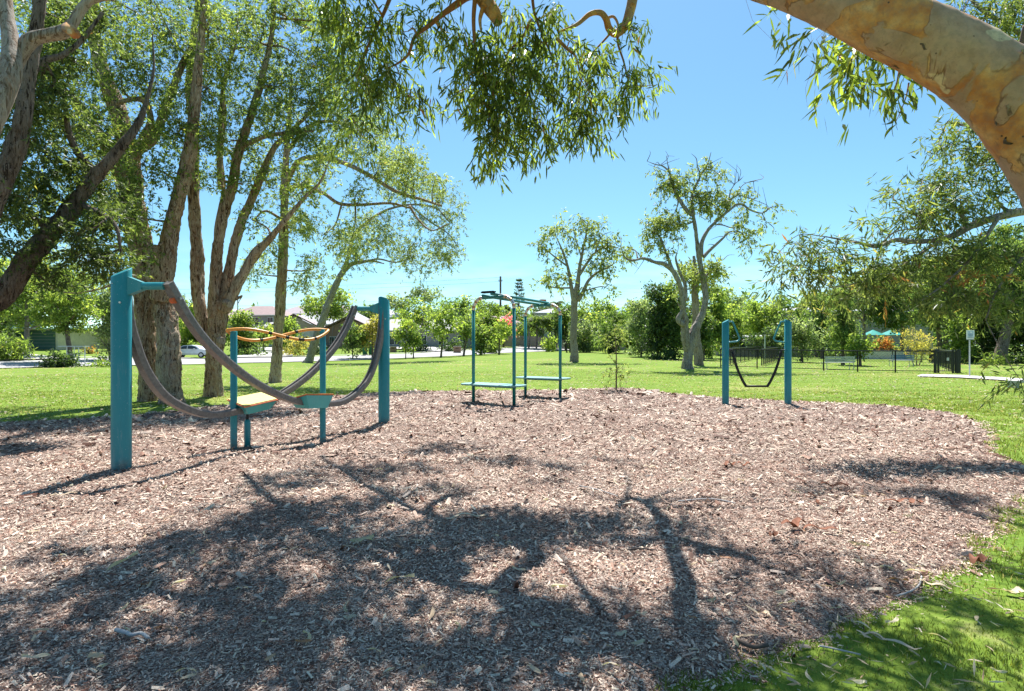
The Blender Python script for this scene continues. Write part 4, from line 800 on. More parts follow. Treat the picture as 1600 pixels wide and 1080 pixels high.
for (x, y, r, k) in ((1030,345,18,9),(1045,352,16,9),(1015,360,14,5),(1050,335,14,6),(1045,280,16,8),(1032,292,12,5),(1060,292,14,6),(1070,275,12,3),(1100,310,16,8),(1115,325,18,10),(1130,318,14,6),(1085,318,12,5),(1065,350,12,4),(1110,418,20,9),(1125,425,14,5),(1165,365,16,5),(1150,350,12,4),(1170,380,12,3),(1210,322,8,3),(1085,430,12,4),(1010,380,12,3),(1025,385,12,3),(1073,300,12,4),(1100,275,14,3),(1060,370,12,3),(975,392,10,3),(1040,392,12,3),(1195,350,7,2),(1090,266,9,4),(1108,258,8,3),(1125,270,7,2),(1152,300,9,4),(1175,300,8,3),(1022,268,8,3),(1120,300,10,4),(1165,330,10,4)):
    c_, rr = pb(x, y, DB, r); TB.blob(c_, rr*.9, max(2,int(k*.95)), 50, .24, .19, .065, .5, brr=.035)
# fine bare twigs
for _ in range(90):
    a = TB.nodes[random.randrange(len(TB.nodes))]
    if a[3] > .1: continue
    p = np.array(a[:3]); v = R.normal(size=3)*np.array([1,.7,1])+np.array([0,0,.4]); v /= np.linalg.norm(v); l_ = R.uniform(.4, 1.3)
    TB.tw.tube(spline([tuple(p), tuple(p+v*l_*.5+R.normal(size=3)*.12), tuple(p+v*l_+R.normal(size=3)*.2)], 6), np.linspace(.025,.008,6), 3, False)
TB.done()
bS = gp(1091, 571); TS = Tree('slim_white_gum', 'slim white-barked gum directly behind the old swollen gum', 'tree', bS, M['palebark'], M['leaf_sparse'], sides=10, dens=1.5)
TS.limb(limbpts([(1092,573),(1090,540),(1087,500),(1086,460),(1086,430),(1084,400)], bS.y, bS.y, [.32,.28,.26,.24,.2,.08]), 'trunk', 40)
for (x, y, r, k) in ((1085,425,20,9),(1100,440,16,7),(1070,440,14,4)): c_, rr = pb(x, y, bS.y, r); TS.blob(c_, rr, k, 46, .45, .26, .09, .4, brr=.05)
TS.done()
bM_ = gp(897, 565.5); DM = bM_.y
TM = Tree('vase_shaped_gum', 'medium gum with a pale vertical trunk and light vase-shaped crown in the middle distance', 'tree', bM_, M['palebark'], M['leaf_sparse'], twigmat=M['twig'], sides=12, dens=1.15, lsc=1.2)
LP = lambda pp, r: limbpts(pp, DM, DM, [q*.74 for q in r])
TM.limb(LP([(897,568),(897,550),(896,520),(897,490),(899,465),(903,440),(905,420),(910,395),(915,370),(918,350)], [.50,.42,.38,.36,.34,.24,.18,.14,.09,.04]), 'trunk', 60)
for pp, r in (([(897,470),(893,450),(890,430),(885,410),(878,390),(870,372)],[.3,.22,.18,.14,.1,.04]),([(902,470),(912,455),(920,438),(935,425),(950,418),(962,410)],[.28,.22,.16,.12,.08,.03]),([(890,450),(875,450),(860,448),(850,440)],[.1,.08,.05,.02]),([(905,430),(918,410),(930,395),(948,385),(968,388)],[.18,.14,.1,.07,.03]),([(885,415),(865,400),(850,388),(838,382)],[.1,.08,.05,.02]),([(908,400),(900,375),(895,355)],[.1,.06,.03]),([(912,455),(940,448),(955,455)],[.08,.05,.02]),([(930,395),(940,370),(955,362)],[.08,.05,.02])): TM.limb(LP(pp, r), n=28)
for (x, y, r, k) in ((848,378,16,9),(865,365,16,8),(885,362,18,9),(910,345,20,11),(930,358,18,9),(925,380,18,8),(950,378,18,10),(970,390,14,7),(870,400,16,7),(862,428,16,8),(850,440,12,4),(885,430,14,6),(940,410,18,11),(955,425,14,7),(920,425,16,5),(925,455,16,5),(950,450,12,3),(985,395,8,3),(900,385,16,4),(870,445,10,3)):
    c_, rr = pb(x, y, DM, r); TM.blob(c_, rr*.85, max(2,int(k*.7)), 48, .36, .26, .09, .5, brr=.045)
TM.done()
# sapling
bP = gp(963, 614); bP.z = bz(bP.x, bP.y); TP = Tree('young_sapling', 'thin young sapling in a small mulch mound at the edge of the bark', 'sapling', bP, M['twig'], M['leaf_sparse'], sides=6, dens=1.1, lsc=1.1)
DP = bP.y; TP.limb(limbpts([(963,616),(963,590),(963,560),(962,535),(961,520)], DP, DP, [.03,.025,.02,.013,.005]), 'trunk', 30)
for pp in ([(963,585),(950,582),(945,578)],[(963,580),(972,574),(975,570)],[(963,590),(970,588),(976,586)],[(963,570),(955,560),(950,552)],[(962,545),(970,535),(975,525)],[(962,550),(954,540),(950,530)],[(963,592),(953,594),(950,598)]): TP.limb(limbpts(pp, DP, DP, (.008,.003)), n=8)
for (x, y, r, k) in ((948,582,6,5),(974,574,6,4),(973,588,7,7),(967,592,5,3),(955,556,7,3),(972,530,10,7),(950,535,10,6),(962,520,12,9),(950,598,5,3),(965,505,9,4),(976,515,8,3),(945,520,8,3)):
    c_, rr = pb(x, y, DP, r); TP.blob(c_, rr, k, 18, .09, .08, .03, .3, brr=.006)
TP.done()

# ================================================================== DISTANT TREES
def bgtree(label, px, d, top, wpx, bot, leaf, trunk=('darkbark', 3), shape='round', name='tree', cat='tree', lean=0, dens=1.0, group=None, leafpx=(4.9,2.5), depth=.8, by=None, stems=1):
    b = G(px, d) 
    t_ = thing(name, label, cat, b, group); s_ = d/F; cz = lambda py: CAMH+(540-py)*s_; zt, zb = cz(top), max(cz(bot), b.z+.02); h = zt-zb; wd = wpx*s_
    tm, tw = trunk
    if tw:
        for k in range(stems):
            r = tw*s_/2/(stems**.5); ox = (k-(stems-1)/2)*wd*.14
            S_ = spline([(b.x+ox*.4,b.y,b.z-.2,r*1.3),(b.x+ox*.7+lean*s_*.3,b.y,b.z+(zb-b.z)*.5,r),(b.x+ox+lean*s_*.7,b.y,zb+.05*h,r*.85),(b.x+ox*1.5+lean*s_,b.y,zb+h*.45,r*.5),(b.x+ox*1.7+lean*s_,b.y+.1,zb+h*.8,r*.15)], 22)
            MB().tube(S_[:,:3], S_[:,3], 8, True, .08, random.random()*9).build('trunk', M[tm], t_, True)
            m = MB()
            for q in range(5):
                a = random.uniform(0, 6.28); f = random.uniform(.45, .8); i = int(f*21); p = S_[i,:3]
                e = p+np.array([math.cos(a)*wd*.33, math.sin(a)*wd*.33, h*.25]); m.tube(spline([tuple(p), tuple((p+e)/2+R.normal(size=3)*.1*wd*.3), tuple(e)], 6), np.linspace(S_[i,3]*.6, S_[i,3]*.15, 6), 5, False)
            m.build('limbs', M[tm], t_, True, kind='stuff')
    area = wpx*(bot-top); K = max(8, int(area/85)); n = int(area*.82*dens)
    v = R.normal(size=(K,3)); v = unit(v)*(R.rand(K,1)**.38)
    u = (v[:,2]+1)/2
    if shape == 'cone': f = (1-u)**.75+.08; v[:,:2] *= f[:,None]/np.sqrt(np.maximum(1e-3, 1-v[:,2:3]**2)).clip(.45)
    elif shape == 'column': v[:,:2] *= (1/np.sqrt(np.maximum(1e-3, 1-v[:,2:3]**2)).clip(.4))*.8*(1-.35*u[:,None]**3)
    elif shape == 'flat': v[:,2] = v[:,2]*.8+.2*(1-(v[:,:2]**2).sum(1))
    elif shape == 'bush': v[:,2] = np.abs(v[:,2])*1.9-.95
    c_ = np.array([b.x+lean*s_, b.y, (zt+zb)/2])+v*np.array([wd/2, wd/2*depth, h/2])
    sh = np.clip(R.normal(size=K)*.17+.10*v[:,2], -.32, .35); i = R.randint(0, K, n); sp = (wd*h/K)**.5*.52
    ns = max(4, n//7); ki = R.randint(0, K, ns); Cn = c_[ki]+R.normal(size=(ns,3))*sp*np.array([1,1,.7]); jj = R.randint(0, ns, n); i = ki[jj]; ssc = R.uniform(-.15,.15,ns)[jj]
    P = Cn[jj]+R.normal(size=(n,3))*leafpx[0]*s_*.55; P[:,2] = np.maximum(P[:,2], b.z+.03)
    D = R.normal(size=(n,3))+np.array([0,0,-.5]) if shape != 'weep' else R.normal(size=(n,3))*.4+np.array([0,0,-1.5])
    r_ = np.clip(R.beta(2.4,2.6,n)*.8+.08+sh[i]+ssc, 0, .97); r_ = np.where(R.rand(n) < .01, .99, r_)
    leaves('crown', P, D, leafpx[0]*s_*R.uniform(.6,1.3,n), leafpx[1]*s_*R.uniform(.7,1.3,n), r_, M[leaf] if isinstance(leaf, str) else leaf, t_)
    return t_
BG = [
 # label, px, d, top, w, bottom, leaf, trunk, shape, kw
 ('bright green street tree with a straight grey trunk before the green garage', 42, 52, 400, 130, 512, 'leaf_bright', ('greybark',7), 'round', {}),
 ('broad light-leaved tree left of the thick teal post', 112, 47, 415, 100, 525, 'leaf_bright', ('darkbark',7), 'round', dict(lean=-10)),
 ('pale grey-leaved tree half hidden behind the thick teal post', 172, 52, 440, 52, 562, 'leaf_grey', ('greybark',5), 'column', dict(dens=.8)),
 ('dense dark tree filling the left edge beyond the street', -30, 62, 420, 120, 545, 'leaf_mid', ('darkbark',6), 'round', {}),
 ('leafy tree showing between the teal post and the paperbarks', 205, 68, 470, 50, 548, 'leaf_mid', ('darkbark',5), 'round', {}),
 ('fresh green tree rising behind the parked white car', 305, 84, 468, 62, 548, 'leaf_bright', ('darkbark',4), 'round', {}),
 ('tall distant tree between the paperbark stems above the car', 275, 105, 450, 44, 540, 'leaf_mid', ('darkbark',4), 'round', {}),
 ('dense rounded green tree right of the multi-stemmed paperbark', 376, 72, 484, 44, 556, 'leaf_bright', ('darkbark',3), 'column', {}),
 ('round green garden tree below the gabled roof', 447, 78, 492, 34, 552, 'leaf_bright', ('darkbark',3), 'round', {}),
 ('leafy tree in front of the pale gabled house', 412, 80, 500, 26, 552, 'leaf_bright', ('darkbark',3), 'round', {}),
 ('airy umbrella-crowned tree behind the leaning gum', 515, 92, 448, 76, 512, 'leaf_bright', ('greybark',2.2), 'flat', dict(stems=4, dens=.8)),
 ('compact glossy green tree inside the curve of the grey rails', 551, 68, 503, 38, 552, 'leaf_mid', ('darkbark',1.6), 'round', {}),
 ('yellowing tree with an upright dark trunk left of the far teal post', 582, 69, 492, 38, 548, 'leaf_yellow', ('darkbark',3), 'round', dict(dens=.75)),
 ('rounded small tree just right of the far teal post', 634, 66.5, 502, 32, 545, 'leaf_bright', ('darkbark',1.6), 'round', {}),
 ('slender small tree beside the rounded street tree', 646, 66, 508, 22, 546, 'leaf_mid', ('darkbark',2), 'round', dict(dens=.7)),
 ('tall loose street tree with twin pale trunks on the verge', 655, 84, 462, 60, 520, 'leaf_bright', ('greybark',4), 'round', dict(stems=2, dens=.6)),
 ('tall street tree with a dark fork standing on the near lawn edge', 689, 67.5, 474, 48, 538, 'leaf_bright', ('darkbark',3), 'round', dict(lean=3, dens=.65)),
 ('light green street tree with a leaning dark trunk', 724, 70, 486, 42, 530, 'leaf_bright', ('darkbark',3), 'round', dict(lean=8, dens=.7)),
 ('dark low-branched young tree just right of the nearest green hoop post', 752, 71, 508, 32, 552, 'leaf_mid', ('darkbark',2.6), 'cone', {}),
 ('spreading street tree seen through the near green hoop', 780, 72, 504, 46, 536, 'leaf_bright', ('darkbark',3), 'flat', dict(dens=.8)),
 ('leafy tree behind the near green hoop', 757, 92, 472, 60, 538, 'leaf_bright', ('darkbark',4), 'round', {}),
 ('tree with pink blossom on its crown beside the street', 787, 95, 498, 40, 520, 'leaf_pink', ('darkbark',3), 'round', dict(dens=.9)),
 ('young staked tree on the verge inside the far green hoop', 857, 82, 524, 22, 546, 'leaf_bright', ('darkbark',1.2), 'round', {}),
 ('dark tree behind the overhead beams', 795, 120, 485, 50, 535, 'leaf_mid', ('darkbark',4), 'round', {}),
 ('leafy tree at the left end of the timber fence', 818, 100, 500, 36, 545, 'leaf_bright', ('darkbark',3), 'round', {}),
 ('broad green tree left of the vase-shaped gum', 884, 92, 478, 46, 545, 'leaf_mid', ('darkbark',4), 'round', {}),
 ('massive bright tree right of the vase-shaped gum', 932, 88, 472, 84, 545, 'leaf_bright', ('darkbark',5), 'round', {}),
 ('olive coloured tree low behind the vase-shaped gum', 912, 76, 492, 46, 552, 'leaf_grey', ('darkbark',4), 'round', {}),
 ('round street tree behind the young sapling', 958, 70, 488, 58, 548, 'leaf_mid', ('darkbark',4), 'round', {}),
 ('yellow-green tree behind and right of the sapling', 985, 74, 482, 44, 552, 'leaf_bright', ('darkbark',3), 'round', {}),
 ('grey-green feathery tree at the left of the dark thicket', 1002, 58, 466, 46, 560, 'leaf_grey', ('darkbark',3), 'column', {}),
 ('dark upright tree in the thicket left of the old gum', 1028, 53, 440, 48, 566, 'leaf_deep', ('darkbark',4), 'column', {}),
 ('dark green tree close behind the fork of the old gum', 1052, 52, 430, 44, 566, 'leaf_mid', ('darkbark',4), 'column', {}),
 ('bright tree right behind the old gum', 1112, 55, 446, 54, 566, 'leaf_bright', ('darkbark',4), 'column', {}),
 ('dark wedge of foliage under the bright tree', 1100, 50, 478, 40, 570, 'leaf_mid', ('darkbark',3), 'column', {}),
 ('yellowish tree left of the strap seat posts', 1135, 66, 462, 50, 552, 'leaf_bright', ('darkbark',3), 'round', {}),
 ('pale-topped tree far behind the left strap post', 1140, 95, 452, 44, 530, 'leaf_grey', ('palebark',4), 'round', {}),
 ('fresh green tree framed by the strap seat handles', 1185, 78, 466, 66, 534, 'leaf_bright', ('darkbark',3), 'round', {}),
 ('small distant tree above the strap seat', 1165, 110, 462, 46, 520, 'leaf_mid', ('darkbark',3), 'round', {}),
 ('dark tree trunked and low under the far shed roof line', 1205, 60, 512, 60, 556, 'leaf_deep', ('darkbark',4), 'round', {}),
 ('silvery rounded tree right of the strap seat posts', 1253, 48, 498, 58, 557, 'leaf_grey', ('darkbark',4), 'round', {}),
 ('bushy tree behind the silvery rounded one', 1240, 75, 470, 60, 535, 'leaf_mid', ('darkbark',4), 'round', {}),
 ('upright feathery she-oak inside the dog park', 1317, 43, 446, 46, 548, 'leaf_mid', ('darkbark',5), 'cone', dict(name='she_oak', leafpx=(7,1.3), dens=1.3)),
 ('small bright rounded tree beside the she-oak', 1344, 41, 522, 32, 560, 'leaf_bright', ('darkbark',4), 'round', {}),
 ('dusty golden bush tree behind the dog park bench', 1432, 42, 510, 58, 562, 'leaf_yellow', ('palebark',2.5), 'round', dict(stems=3, dens=.7, leafpx=(4,1.2))),
 ('dark tree behind the she-oak', 1285, 62, 455, 56, 545, 'leaf_mid', ('darkbark',5), 'round', {}),
 ('tall olive tree rising behind the golden bush', 1410, 64, 415, 90, 520, 'leaf_mid', ('darkbark',6), 'round', {}),
 ('tall grey-leaved tree above the small rounded one', 1350, 66, 425, 80, 508, 'leaf_grey', ('palebark',5), 'round', dict(dens=.8)),
 ('thick-trunked tree behind the dog park gate', 1473, 50, 400, 90, 520, 'leaf_mid', ('darkbark',11), 'round', dict(stems=2)),
 ('bright leafy tree immediately left of the sign', 1500, 46, 488, 44, 568, 'leaf_bright', ('darkbark',3), 'column', {}),
 ('dark tree immediately right of the sign', 1535, 50, 455, 60, 566, 'leaf_deep', ('darkbark',4), 'round', {}),
 ('gum with a thick trunk leaning right near the right edge', 1560, 44, 380, 110, 500, 'leaf_mid', ('darkbark',15), 'round', dict(lean=26)),
 ('dense tree at the far right edge of the lawn', 1610, 48, 420, 90, 562, 'leaf_deep', ('darkbark',6), 'round', {}),
 ('tall background tree over the right edge', 1570, 70, 350, 120, 520, 'leaf_mid', ('darkbark',6), 'round', {}),
 ('tall background tree over the sign', 1490, 75, 380, 90, 520, 'leaf_grey', ('palebark',5), 'round', {}),
 ('deep green tree far right beyond the frame edge', 1690, 46, 380, 130, 560, 'leaf_mid', ('darkbark',8), 'round', {}),
 ('spindly dark gum on the skyline left of the palms', 617, 150, 458, 40, 494, 'leaf_grey', ('darkbark',2), 'flat', dict(dens=.7)),
 ('spindly dark gum on the skyline right of the palm', 664, 150, 447, 44, 480, 'leaf_grey', ('darkbark',2), 'flat', dict(dens=.65)),
 ('dark skyline tree over the gabled roofs', 383, 150, 488, 16, 500, 'leaf_deep', ('darkbark',1.5), 'round', {}),
 ('small dark skyline tree right of the straight paperbark', 451, 150, 487, 14, 500, 'leaf_deep', ('darkbark',1.5), 'round', {}),
 ('tree on the skyline behind the rear rail', 575, 130, 478, 50, 510, 'leaf_mid', ('darkbark',2), 'round', {}),
 ('tree on the skyline above the low grey house', 700, 140, 474, 60, 512, 'leaf_mid', ('darkbark',3), 'round', {}),
 ('pale green skyline tree left of the near hoop', 735, 135, 466, 46, 510, 'leaf_bright', ('darkbark',3), 'round', {}),
 ('round dark skyline tree inside the near hoop', 762, 140, 478, 30, 505, 'leaf_deep', ('darkbark',2), 'round', {}),
 ('dark skyline tree beyond the palms', 846, 135, 472, 34, 510, 'leaf_deep', ('darkbark',3), 'round', {}),
 ('skyline tree right of the vase-shaped gum', 1010, 120, 462, 60, 530, 'leaf_mid', ('darkbark',3), 'round', {}),
]
for q_, (x_, tp_, w__, lf_) in enumerate(((630,490,44,'leaf_mid'),(712,490,44,'leaf_deep'),(745,490,50,'leaf_mid'),(822,492,50,'leaf_deep'),(905,484,60,'leaf_mid'),(955,480,60,'leaf_deep'),(1000,474,56,'leaf_mid'),(1075,462,60,'leaf_deep'),(1130,476,60,'leaf_mid'),(1175,478,60,'leaf_deep'),(1225,466,60,'leaf_mid'),(1270,450,60,'leaf_grey'),(1325,430,70,'leaf_mid'),(1385,410,80,'leaf_deep'),(1445,400,80,'leaf_mid'),(1510,390,80,'leaf_deep'),(1565,380,80,'leaf_mid'),(1640,370,90,'leaf_grey'),(10,440,70,'leaf_mid'),(80,450,60,'leaf_deep'),(150,462,60,'leaf_mid'),(240,476,50,'leaf_mid'),(345,486,40,'leaf_mid'))):
    wh_ = ['left of the paperbarks','behind the wooden fence','behind the vase-shaped gum','behind the thicket','behind the strap seat','beyond the dog park','behind the sign'][0 if x_ < 400 else 1 if x_ < 830 else 2 if x_ < 980 else 3 if x_ < 1090 else 4 if x_ < 1240 else 5 if x_ < 1480 else 6]
    BG.append(('tree number %s from the left in the rear belt, %s' % (['one','two','three','four','five','six','seven','eight','nine','ten','eleven','twelve','thirteen','fourteen','fifteen','sixteen','seventeen','eighteen','nineteen','twenty','twenty-one','twenty-two','twenty-three'][[18,19,20,21,22,0,1,2,3,4,5,6,7,8,9,10,11,12,13,14,15,16,17].index(q_)], wh_), x_, 100+3*(q_%5) if x_ > 1000 else 112+3*(q_%5), tp_, w__, 545, lf_, ('darkbark', 4), 'round', {}))
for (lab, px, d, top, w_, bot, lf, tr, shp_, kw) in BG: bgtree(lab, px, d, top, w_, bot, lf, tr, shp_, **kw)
def bush(label, px, d, top, w_, leaf, name='shrub', **kw):
    b = G(px, d); bot = 540-(b.z-CAMH)*F/d; bgtree(label, px, d, top, w_, bot, leaf, ('darkbark', 0), 'bush', name=name, cat='shrub', **kw)
bush('wild dark shrub with arching stems on the verge left of the teal post', 95, 43, 542, 52, 'leaf_deep')
bush('big fan-leaved shrub at the left edge by the driveway', 6, 47, 518, 66, 'leaf_bright', leafpx=(8,2.2))
bush('low shrub at the foot of the pale grey-leaved tree', 165, 44, 558, 40, 'leaf_mid')
bush('rounded hedge behind the parked white car', 318, 76, 535, 44, 'leaf_bright', 'hedge')
bush('dark tall hedge behind the rail posts', 385, 73, 522, 40, 'leaf_deep', 'hedge')
bush('clipped low hedge beside the curving driveway', 390, 70, 546, 40, 'leaf_mid', 'hedge')
bush('clipped brownish-yellow hedge below the gabled house', 462, 72, 526, 44, 'leaf_yellow', 'hedge', leafpx=(3,2))
bush('dark shrub by the front of the gabled house', 497, 76, 530, 26, 'leaf_deep')
bush('dark shrub bed in front of the low grey house', 705, 83, 534, 50, 'leaf_deep')
bush('second dark shrub bed under the street trees', 650, 82, 539, 44, 'leaf_deep')
bush('clipped yellow-green shrub behind the near hoop', 768, 80, 524, 30, 'leaf_bright')
bush('shrub with bright flowers against the white garden wall', 1385, 66, 526, 34, 'leaf_red')
bush('low shrub line behind the white garden wall', 1360, 70, 522, 70, 'leaf_mid', 'hedge')
bush('spiky clump of long grass near the leaning gum at right', 1555, 43, 556, 34, 'leaf_bright', 'grass_clump', leafpx=(9,1.4))
bush('dark undergrowth below the trees at the right edge', 1585, 47, 548, 80, 'leaf_deep')
bush('dark undergrowth behind the sign', 1510, 50, 552, 60, 'leaf_deep')
bush('small pale shrub in the lawn beside the thicket', 984, 62, 549, 20, 'leaf_grey')
bush('dark undergrowth at the foot of the thicket', 1035, 51, 548, 70, 'leaf_deep')
bush('distant bushes between the dog park trees', 1290, 66, 535, 90, 'leaf_mid')
bush('leafy hedge at the back of the dog park', 1230, 72, 530, 80, 'leaf_deep', 'hedge')
bush('garden shrubs beside the left garage', 62, 66, 536, 22, 'leaf_yellow')
bush('orange-leaved shrub near the picket frame', 141, 60, 540, 14, 'leaf_red')
# far woods as one mass
n = 26000; px = R.uniform(-700, 2300, n); d = R.uniform(165, 260, n); xx = (px-800)/F*d; zz = terr(xx, d); hh = (6+3*np.sin(px*.017)+2*np.sin(px*.05+1)+1.5*np.sin(px*.13))*np.where(px > 950, 1.7, .75)
leaves('far_woods', np.column_stack([xx, d, zz+hh*R.rand(n)**.7]), R.normal(size=(n,3)), 2.0, 1.1, np.clip(R.beta(2,2,n)+.1*np.sin(px*.07), 0, .97), M['leaf_mid'])
# palms
def palm(label, px, d, top, hpx, nfr=12, group=None, leaf='leaf_mid'):
    b = G(px, d); s_ = d/F; zt = CAMH+(540-top)*s_; t_ = thing('palm_tree', label, 'palm', b, group)
    MB().tube([(b.x,b.y,b.z-.2),(b.x+.1,b.y,(b.z+zt)/2),(b.x,b.y,zt)], [.16,.13,.11], 8).build('trunk', M['greybark'], t_, True)
    Ps=[];Ds=[]
    for k in range(nfr):
        a = k/nfr*6.283+random.random(); el = random.uniform(-.1, 1.1); L_ = hpx*s_*random.uniform(.8,1.1); m = MB(); pts = []
        for j in range(7):
            f = j/6; pts.append(np.array([b.x+math.cos(a)*L_*f*math.cos(el*.6), b.y+math.sin(a)*L_*f*math.cos(el*.6), zt+L_*(math.sin(el)*f-.75*f*f)]))
        for j in range(6):
            for q in range(5):
                p = pts[j]+(pts[j+1]-pts[j])*q/5; ax = pts[j+1]-pts[j]; ax = ax/np.linalg.norm(ax); sd = np.cross(ax, [0,0,1]); 
                for sg in (-1, 1): Ps.append(p); Ds.append(ax*.6+sd*sg+np.array([0,0,-.45]))
    n_ = len(Ps); leaves('fronds', np.array(Ps), np.array(Ds), hpx*s_*.34, hpx*s_*.05, np.clip(R.rand(n_)*.8, 0, 1), M[leaf], t_)
palm('small palm on the skyline left of the tall skyline gum', 626, 140, 478, 14); palm('palm on the skyline inside the near hoop', 793, 140, 487, 10); palm('palm rising behind the far green hoop', 871, 120, 474, 15)
for k, (x, tp) in enumerate(((826,508),(838,498),(848,503),(858,496),(868,510))):
    palm(['leftmost','second','middle','fourth','rightmost'][k]+' golden cane palm of the clump behind the timber fence', x, 93+k*.7, tp, 21, 16, 'cane palms behind the timber fence', 'leaf_bright' if k % 2 else 'leaf_mid')
# norfolk pine and cypresses
def tiers(label, px, d, top, bot, wpx, name, leaf, tier=14, solid=False):
    b = G(px, d); s_ = d/F; zt = CAMH+(540-top)*s_; zb = max(b.z, CAMH+(540-bot)*s_); t_ = thing(name, label, 'tree', b)
    MB().tube([(b.x,b.y,b.z),(b.x,b.y,zt)], [.22,.04], 8).build('trunk', M['darkbark'], t_, True); P=[];D=[]; m = MB()
    for k in range(tier):
        f = k/tier; z_ = zb+(zt-zb)*f; r_ = wpx*s_/2*(1-f)**.8+.15
        for j in range(7 if not solid else 26):
            a = random.random()*6.283; e = np.array([math.cos(a)*r_, math.sin(a)*r_, .18*r_]); 
            if not solid: m.tube([(b.x,b.y,z_), tuple(np.array([b.x,b.y,z_])+e)], [.05,.02], 3, False)
            for q in range(10): f2 = (q+2)/11 if not solid else random.random(); P.append(np.array([b.x,b.y,z_])+e*f2+R.normal(size=3)*.12); D.append(e/r_*.8+R.normal(size=3)*.5+np.array([0,0,.5]))
    if not solid: m.build('branches', M['darkbark'], t_, kind='stuff')
    n_ = len(P); leaves('crown', np.array(P), np.array(D), .55, .22, R.rand(n_)*.7, M[leaf], t_)
tiers('tall norfolk island pine with open tiers on the skyline', 811, 135, 434, 525, 30, 'norfolk_pine', 'leaf_deep', 17)
tiers('narrow dark cypress on the skyline left of the near hoop post', 774, 125, 482, 512, 9, 'cypress_tree', 'leaf_deep', 16, True); tiers('pencil-thin cypress on the skyline beside the near hoop post', 793, 122, 481, 520, 5, 'cypress_tree', 'leaf_deep', 16, True)
